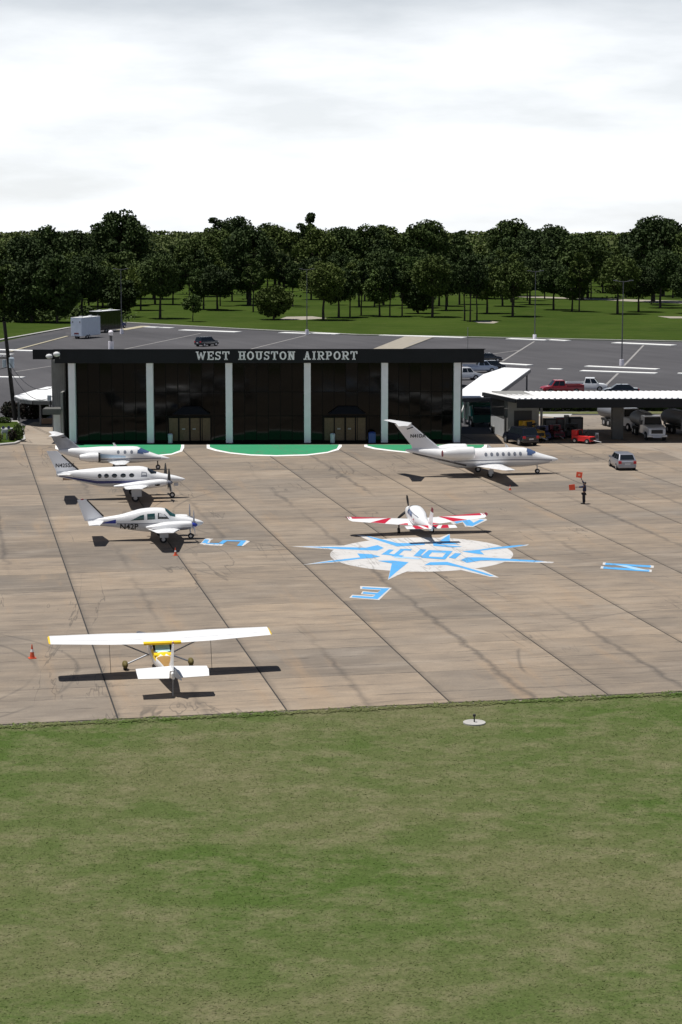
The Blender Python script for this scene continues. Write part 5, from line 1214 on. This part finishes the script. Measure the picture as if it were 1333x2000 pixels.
def light_pole(px, py, lab, h=13.5, base=True):
    t = thing('light_pole', lab, 'light pole', at(px, py), 0, 'light poles in the parking lot')
    q = MB(); q.tube((0, 0, 0), (0, 0, 1.0), .38, .36, 16); q.build('base', 'column_white', t, smooth=True)
    q = MB(); q.tube((0, 0, 1.001), (0, 0, h), .11, .07, 10); q.build('pole', 'steel_dark', t, smooth=True)
    for s_ in (-1, 1):
        q = MB(); q.tube((0, 0, h - .15), (1.1 * s_, 0, h), .04); q.build('arm', 'steel_dark', t)
        q = MB(); q.box(min(.9 * s_, 1.6 * s_), max(.9 * s_, 1.6 * s_), -.2, .2, h, h + .14); q.build('lamp_head', 'steel_dark', t, bevel=.03)
light_pole(600, 653, 'tall light pole in the lot behind the AIRPORT lettering')
light_pole(1045, 663, 'tall light pole at the far lawn kerb above the walkway canopy')
light_pole(1215, 714, 'tall light pole on the double kerb island at the right')
light_pole(238, 652, 'light pole beside the front of the dark trailer')
t = thing('roof_beacon', 'white beacon post with round head on the left end of the main roof', 'beacon', term.matrix_basis @ Vector((X0(220), .4, HT + .25)), FA)
q = MB(); q.tube((0, 0, 0), (0, 0, 1.9), .30, .28, 14); q.build('base', 'column_white', t, smooth=True)
q = MB(); q.tube((0, 0, 1.901), (0, 0, 2.5), .14, .14, 10); q.build('post', 'steel_dark', t, smooth=True)
q = MB(); q.tube((0, 0, 2.5), (0, 0, 2.62), .2, .24, 12); q.ball((0, 0, 2.8), .26, .26, .22); q.build('head', 'column_white', t, smooth=True)
t = thing('thin_mast', 'thin pale pole on the lawn kerb above the right roof end', 'pole', at(914, 684))
q = MB(); q.tube((0, 0, 0), (0, 0, 4.2), .07, .05); q.build('pole', 'line_pale', t)
# roof antenna near the right end
# utility pole
pb = at(30, 822); t = thing('utility_pole', 'leaning dark wooden power pole with grey transformer at the left edge', 'utility pole', pb)
top = Vector((-1.05, .3, 11.3))
q = MB(); q.tube((0, 0, 0), top, .26, .19, 12); q.build('pole', 'wood_pole', t, smooth=True)
mid = top * .585
q = MB(); q.tube(mid + Vector((.35, -.2, -.55)), mid + Vector((.35, -.2, .55)), .3, .3, 16); tr_ = q.build('transformer', 'bin_grey', t, smooth=True)
q = MB(); q.tube(mid + Vector((.35, -.2, .55)), mid + Vector((.35, -.2, .62)), .32, .2, 16); q.tube(mid + Vector((.3, -.2, .6)), mid + Vector((.3, -.2, .85)), .05); q.build('lid', 'bin_grey', tr_, smooth=True)
q = MB(); q.tube(mid + Vector((-.5, -.1, -.5)), mid + Vector((-.5, -.1, .35)), .22, .22, 14); q.build('transformer', 'bin_grey', t, smooth=True)
q = MB(); q.box(mid.x - 1.4, mid.x + .3, mid.y - .18, mid.y - .05, mid.z + .5, mid.z + .62); q.build('crossarm', 'wood_pole', t)
q = MB(); q.tube(mid + Vector((-1.15, -.15, -.9)), mid + Vector((-1.15, -.15, .5)), .035); q.build('conduit', 'black', t)
for k in range(3):
    q = MB(); q.ball(mid + Vector((-1.2 + k * .35, -.12, .74)), .07, .07, .12, 8, 6); q.build('insulator', 'wall_white', t, smooth=True)
def cable(a, b, sag, lab):
    pts = [a.lerp(b, f) - Vector((0, 0, sag * 4 * f * (1 - f))) for f in np.linspace(0, 1, 17)]
    q = MB(); q.poly(pts, .035, 5); tag(q.build('power_cable', 'black'), lab, 'cable')
wp = term.matrix_basis @ Vector((X0(103) - .25, 3.2, 4.6))
cable(pb + mid + Vector((0, 0, -.6)), wp, 1.6, 'lower slack cable from the power pole to the terminal wall')
cable(pb + mid + Vector((0, 0, .1)), wp + Vector((0, 0, .9)), 1.3, 'upper slack cable from the power pole to the terminal wall')
cable(pb + mid + Vector((-.2, 0, -.5)), pb + Vector((-22, 4, 5.0)), 1.2, 'cable leaving the power pole to the left')
# wall box on the side wall
t = thing('meter_box', 'pale meter box on the terminal side wall by the cables', 'box', term.matrix_basis @ Vector((X0(101) - .3, 2.5, 4.2)), FA)
q = MB(); q.box(-.3, .1, -.2, .05, 0, .55); q.build('cabinet', 'bin_grey', t, bevel=.02)
q = MB(); q.box(-.05, .1, -.15, 0, -1.1, -.001); q.build('conduit', 'black', t)
# planter by the drive
t = thing('planter_box', 'brown wooden planter box by the drive left of the terminal', 'planter', at(91, 829), R(2))
q = MB()
q.box(-.65, .65, -.4, .4, 0, .12); q.build('base', 'black', t)
for k in range(3):
    q = MB(); q.box(-.65, .65, -.42, .42, .13 + k * .19, .3 + k * .19); q.build('board', 'box_brown', t, bevel=.01)
# backflow pipes in the bed
t = thing('pipe_manifold', 'white painted pipes and valves in the planting bed', 'pipes', at(14, 858, .17), R(5))
for x in (-.5, .0, .45):
    q = MB(); q.tube((x, 0, 0), (x, 0, 1.1), .09); q.build('pipe', 'wall_white', t, smooth=True)
q = MB(); q.tube((-.6, 0, 1.1), (.6, 0, 1.1), .1); q.tube((-.6, .0, .7), (.6, 0, .7), .06); q.build('header_pipe', 'wall_white', t, smooth=True)
for x in (-.35, .2):
    q = MB(); q.tube((x, -.2, 1.25), (x, -.16, 1.25), .16, .16, 14); q.build('valve_wheel', 'navy', t)
q = MB(); q.box(-.45, .1, -.15, .15, .75, 1.05); q.build('valve_body', 'wall_white', t, bevel=.03)
# airfield light in the grass
t = thing('airfield_light', 'low airfield light on a pale concrete pad in the foreground grass', 'light', at(927, 1413, -.05))
q = MB(); q.tube((0, 0, 0), (0, 0, .06), .5, .5, 24); q.build('pad', 'kerb', t)
q = MB(); q.tube((0, 0, .06), (0, 0, .3), .03); q.build('stem', 'black', t)
q = MB(); q.ball((0, 0, .36), .07, .07, .08); q.build('lens', 'black', t, smooth=True)

# ================================================================ vegetation
def leaf_quads(centres, sizes, squash=.8):
    n = len(centres); c = np.array(centres); s_ = np.array(sizes)[:, None]
    a = np.random.normal(size=(n, 3)); a /= np.linalg.norm(a, axis=1)[:, None]; b = np.random.normal(size=(n, 3)); b = np.cross(a, b); b /= np.linalg.norm(b, axis=1)[:, None]
    v_ = np.stack([c - a * s_ - b * s_ * squash * .2, c - b * s_ * squash, c + a * s_, c + b * s_ * squash], 1).reshape(-1, 3); f_ = np.arange(4 * n).reshape(-1, 4)
    return v_, f_
def np_mesh(name, v_, f_):
    me = bpy.data.meshes.new(name); me.vertices.add(len(v_)); me.vertices.foreach_set('co', v_.astype(np.float32).ravel())
    me.loops.add(f_.size); me.loops.foreach_set('vertex_index', f_.astype(np.int32).ravel()); me.polygons.add(len(f_)); me.polygons.foreach_set('loop_start', np.arange(0, f_.size, 4, dtype=np.int32))
    me.update(); me.validate(); return me
def crown_pts(rx, rz, zc, nclump, per, cl):
    out_ = []
    for _ in range(nclump):
        d = np.random.normal(size=3); d /= np.linalg.norm(d); r0 = np.random.uniform(.45, 1) ** .5
        c = d * [rx, rx, rz] * r0 * .85 + [0, 0, zc]
        k = np.random.normal(size=(per, 3)); k /= np.linalg.norm(k, axis=1)[:, None]; k *= np.random.uniform(.4, 1, (per, 1)) ** .6
        out_.append(c + k * cl * np.array([1, 1, .7]) * np.random.uniform(.7, 1.25))
    return np.concatenate(out_)
def trunk_mb(h, r0, zc, rx, lean=.3, nb=6):
    q = MB(); p = [Vector((0, 0, 0))]; 
    for k in range(1, 5): p.append(Vector((random.uniform(-lean, lean) * k / 4, random.uniform(-lean, lean) * k / 4, h * k / 4)))
    for k in range(4): q.tube(p[k], p[k + 1], r0 * (1 - k * .18), r0 * (1 - (k + 1) * .18), 8)
    for k in range(nb):
        a = 2 * math.pi * k / nb + random.random(); s0_ = p[random.choice((2, 3))]; e_ = Vector((math.cos(a) * rx * .65, math.sin(a) * rx * .65, zc + random.uniform(-.5, 1.2))); m__ = s0_.lerp(e_, .5) + Vector((0, 0, .4))
        q.tube(s0_, m__, r0 * .45, r0 * .3, 6); q.tube(m__, e_, r0 * .3, r0 * .1, 6)
    return q
KT = {}
def tree_kind(k, h, rx, zlow, leafm, r0, ncl=46, per=75, ls=.29):
    zc = (h + zlow) / 2; rz = (h - zlow) / 2
    per = int(per * 1.4)
    v_, f_ = leaf_quads(crown_pts(rx, rz, zc, ncl, per, rx * .30), np.random.uniform(ls * .6, ls * 1.2, ncl * per))
    KT[k] = (np_mesh('crown', v_, f_), trunk_mb(zc, r0, zc, rx), leafm)
tree_kind('oak', 13, 5.2, 3.4, 'leaf_dark', .33, 60, 85)
tree_kind('oak2', 12, 4.6, 2.8, 'leaf_mid', .28, 52, 85)
tree_kind('oak3', 14.5, 5.6, 4.6, 'leaf_dark', .36, 62, 85)
tree_kind('slim', 15, 3.0, 5.2, 'leaf_dark', .22, 44, 70)
tree_kind('bushy', 9.0, 4.4, .6, 'leaf_dark', .3, 64, 90, .32)
tree_kind('small', 7.0, 2.4, 2.0, 'leaf_mid', .14, 34, 60, .26)
tree_kind('dense', 15, 5.8, .8, 'leaf_dark', .35, 90, 95, .38)
TM = {}
def tree(k, loc, lab, group, s=1.0):
    cm_, tm, lm = KT[k]; t = thing('tree', lab, 'tree', loc, random.uniform(0, 6.28), group); t.scale = (s, s, s * random.uniform(.92, 1.1))
    if k not in TM:
        o = tm.build('trunk', 'trunk', t, smooth=True); c = link('crown', cm_, lm, t); TM[k] = (o.data, c.data)
    else:
        for nm, me in zip(('trunk', 'crown'), TM[k]): o = bpy.data.objects.new(nm, me); C.objects.link(o); o.parent = t
    return t
ORD = ['first', 'second', 'third', 'fourth', 'fifth', 'sixth', 'seventh', 'eighth', 'ninth', 'tenth', 'eleventh', 'twelfth', 'thirteenth', 'fourteenth', 'fifteenth', 'sixteenth', 'seventeenth', 'eighteenth', 'nineteenth', 'twentieth']
front = [(8, 627, 'dense'), (62, 629, 'dense'), (112, 630, 'dense'), (160, 622, 'oak3'), (192, 616, 'oak'), (238, 619, 'bushy'), (275, 606, 'oak2'), (313, 622, 'oak3'), (377, 628, 'small'), (398, 604, 'oak2'), (425, 606, 'oak'),
         (495, 609, 'slim'), (535, 624, 'bushy'), (632, 625, 'oak3'), (662, 620, 'oak'), (684, 619, 'slim'), (706, 616, 'slim'), (742, 618, 'oak2'), (762, 619, 'slim'), (786, 617, 'slim'), (817, 612, 'bushy'), (845, 619, 'oak3'), (872, 606, 'oak'),
         (908, 626, 'slim'), (919, 628, 'slim'), (932, 626, 'slim'), (952, 612, 'oak'), (1002, 618, 'oak3'), (1082, 605, 'oak'), (1118, 608, 'oak2'), (1132, 609, 'slim'), (1207, 613, 'oak3'), (1248, 609, 'oak'), (1290, 596, 'oak2'), (1345, 612, 'oak')]
KD = {'dense': 'broad dark tree', 'oak3': 'tall wide tree', 'oak': 'wide tree', 'oak2': 'lighter wide tree', 'slim': 'slender straight tree', 'bushy': 'low bushy tree', 'small': 'small young tree'}
cnt = {}
for px, py, k in front:
    cnt[k] = cnt.get(k, 0) + 1
    tree(k, at(px, py, -.07), f'{KD[k]} beyond the lawn, {ORD[cnt[k] - 1]} of its shape from the left' , 'trees along the far side of the lawn')
rnd = random.Random(11)
rows = [(598, 26, 36, 4), (586, 28, 34, 5), (574, 34, 40, 5), (562, 40, 46, 4), (550, 46, 50, 3)]
for y, step, _, jit in rows:
    x = -60 + rnd.uniform(0, 20)
    while x < 1400:
        dens = .85 if x < 250 else (.5 if y > 570 else .8)
        if rnd.random() < dens:
            k = rnd.choice(['dense', 'oak', 'oak3'] if x < 250 else ['oak', 'oak2', 'oak3', 'slim', 'slim', 'oak'])
            tree(k, at(x, y + rnd.uniform(-jit, jit), -.07), 'leafy tree inside the wood behind the first row beyond the lawn', 'trees of the wood', rnd.uniform(.85, 1.15))
        x += step * rnd.uniform(.6, 1.4)
for k_ in range(46):                          # taller crowns standing out of the wood
    Y_t = rnd.uniform(560, 980); x_t = rnd.uniform(-.19, .19) * Y_t
    tree(rnd.choice(['slim', 'oak3', 'oak', 'oak3']), Vector((x_t, Y_t, -.07)), 'leafy tree inside the wood behind the first row beyond the lawn', 'trees of the wood', rnd.uniform(1.35, 1.85))
# undergrowth in the left wood
def bush(name, lab, cat, loc, rx, ry, rz, n, ls, lm, stems=True, group=None):
    t = thing(name, lab, cat, loc, 0, group)
    k = np.random.normal(size=(n, 3)); k /= np.linalg.norm(k, axis=1)[:, None]; k *= np.random.uniform(.5, 1, (n, 1)) ** .5
    v_, f_ = leaf_quads(k * [rx, ry, rz] * (1 + .18 * np.sin(k[:, :1] * 9 + k[:, 1:2] * 7)) + [0, 0, rz * .98], np.random.uniform(ls * .7, ls * 1.3, n))
    link('foliage', np_mesh('foliage', v_, f_), lm, t)
    q = MB()
    for a in range(4): q.tube((0, 0, 0), (rx * .5 * math.cos(a * 1.6), ry * .5 * math.sin(a * 1.6), rz * 1.3), .05, .02, 6)
    q.build('stem', 'trunk', t)
    return t
bush('shrub', 'large dark shrub right behind the power pole foot', 'shrub', at(60, 818), 1.5, 1.1, 1.0, 2200, .12, 'leaf_red')
bush('shrub', 'dark shrub left of the power pole at the edge of the lot', 'shrub', at(22, 815), 1.15, 1.0, .9, 1500, .12, 'leaf_red')
bush('shrub', 'dark shrub nearest the planter box', 'shrub', at(84, 816), .9, .9, .85, 1200, .12, 'leaf_dark')
bush('shrub', 'round green shrub at the tip of the planting bed', 'shrub', at(37, 859, .17), .55, .5, .85, 900, .08, 'leaf_shrub')
bush('shrub', 'dark red shrub between the white pipes and green shrub', 'shrub', at(24, 860, .17), .42, .4, .55, 600, .08, 'leaf_red')
bush('shrub', 'low green shrub left of the white pipes in the bed', 'shrub', at(-8, 862, .17), .7, .5, .5, 700, .08, 'leaf_shrub')
bush('shrub', 'low dark shrub along the lot edge at the far left', 'shrub', at(6, 828, .02), .9, .6, .4, 700, .09, 'leaf_dark')
# dark hedge seen through the carport
for k, x in enumerate(range(1050, 1345, 14)):
    bush('hedge_bush', 'dark bush in the row seen through the open carport', 'shrub', at(x, 801 + (k % 3) * .6), 1.3, 1, 1.1, 320, .22, 'leaf_dark', group='bushes behind the carport yard')
# far wood to the horizon, one mass
cs = []; ss = []
for Y in (760, 860, 980, 1130, 1320, 1560, 1900, 2400, 3200, 4500, 6500):
    half = Y * .23; n = int(170); wdt = 2 * half / n
    hs = 11 + 4 * np.random.rand(n) + 4 * np.sin(np.arange(n) * .21 + Y) + 3 * np.sin(np.arange(n) * .53 + Y * 2)
    for i in range(n):
        x = -half + wdt * (i + np.random.rand()); m__ = 42; k = np.random.normal(size=(m__, 3)); k /= np.linalg.norm(k, axis=1)[:, None]
        rr = max(5.5, wdt * 1.1)
        cs.append(k * [rr, rr, hs[i] * .42] * np.random.uniform(.5, 1, (m__, 1)) + [x, Y + np.random.uniform(-30, 30), hs[i] * .55]); ss.append(np.full(m__, max(1.0, rr * .22)))
cs = np.concatenate(cs); ss = np.concatenate(ss); v_, f_ = leaf_quads(cs, ss)
fw = link('forest', np_mesh('forest', v_, f_), 'leaf_far'); fw['kind'] = 'stuff'; fw['label'] = 'far wood closing the horizon behind the airport'
# low growth under the wood, partly flattened to stand in for tree shadow
cs = []; 
for i in range(90):
    x = np.random.uniform(-60, 1400); y = np.random.uniform(560, 592)
    if 250 < x and np.random.rand() < .55: continue
    p = at(x, y); k = np.random.normal(size=(40, 3)) * [3.4, 2, .35]; k[:, 2] = np.abs(k[:, 2]); cs.append(k + np.array(p))
for i in range(40):
    p = at(np.random.uniform(-40, 235), np.random.uniform(612, 628)); k = np.random.normal(size=(90, 3)) * [2.4, 1.6, .9]; k[:, 2] = np.abs(k[:, 2]); cs.append(k + np.array(p))
cs = np.concatenate(cs); v_, f_ = leaf_quads(cs, np.full(len(cs), .4)); ug = link('scrub_and_shade', np_mesh('scrub_and_shade', v_, f_), 'leaf_dark'); ug['kind'] = 'stuff'; ug['label'] = 'low scrub and flat leaf patches put in as shade under the trees beyond the lawn'
# foreground grass blades
n = 110000
pyv = 1000 + (np.random.rand(n) ** .8) * 1040
cs = []
Y_ = np.array([at(666.5, y).y for y in np.linspace(1340, 2040, 60)])
yy = np.random.uniform(Y_.min(), Y_.max(), n); ss_ = F / (yy * math.cos(TH) + H * math.sin(TH)); xx = np.random.uniform(-690, 690, n) / ss_
edge = O0.y + math.tan(GA) * (xx - O0.x) - .5
ok = yy < edge; xx, yy = xx[ok], yy[ok]; n = len(xx)
hgt = np.random.uniform(.012, .035, n); wdt = np.random.uniform(.012, .035, n); an = np.random.uniform(0, 6.28, n); lx = np.random.normal(0, .09, n); ly = np.random.normal(0, .09, n)
bx_ = np.cos(an) * wdt; by_ = np.sin(an) * wdt; z0 = np.full(n, -.055)
v_ = np.stack([np.stack([xx - bx_, yy - by_, z0], 1), np.stack([xx + bx_, yy + by_, z0], 1), np.stack([xx + lx + bx_ * .3, yy + ly + by_ * .3, z0 + hgt], 1), np.stack([xx + lx - bx_ * .3, yy + ly - by_ * .3, z0 + hgt], 1)], 1).reshape(-1, 3)
ne = 9000                                   # ragged turf creeping over the slab edge
xe = np.random.uniform(-26, 30, ne); off = np.random.triangular(-.6, -.1, .6, ne) * (.35 + .65 * np.abs(np.sin(xe * 1.7) * np.sin(xe * .63 + 1)) ); ye = O0.y + math.tan(GA) * (xe - O0.x) - .35 + off
he = np.random.uniform(.004, .022, ne); ae = np.random.uniform(0, 6.28, ne); we = np.random.uniform(.03, .07, ne); cxe = np.cos(ae) * we; cye = np.sin(ae) * we; le = np.random.normal(0, .12, ne); me_ = np.random.normal(0, .12, ne); ze = np.where(off > .2, .002, -.015)
v2 = np.stack([np.stack([xe - cxe, ye - cye, ze], 1), np.stack([xe + cxe, ye + cye, ze], 1), np.stack([xe + le + cxe * .3, ye + me_ + cye * .3, ze + he], 1), np.stack([xe + le - cxe * .3, ye + me_ - cye * .3, ze + he], 1)], 1).reshape(-1, 3)
v_ = np.concatenate([v_, v2]); n += ne
gb = link('grass', np_mesh('grass', v_, np.arange(4 * n).reshape(-1, 4)), 'grass_blades'); gb['kind'] = 'stuff'; gb['label'] = 'short dry mixed grass along the near edge of the apron'
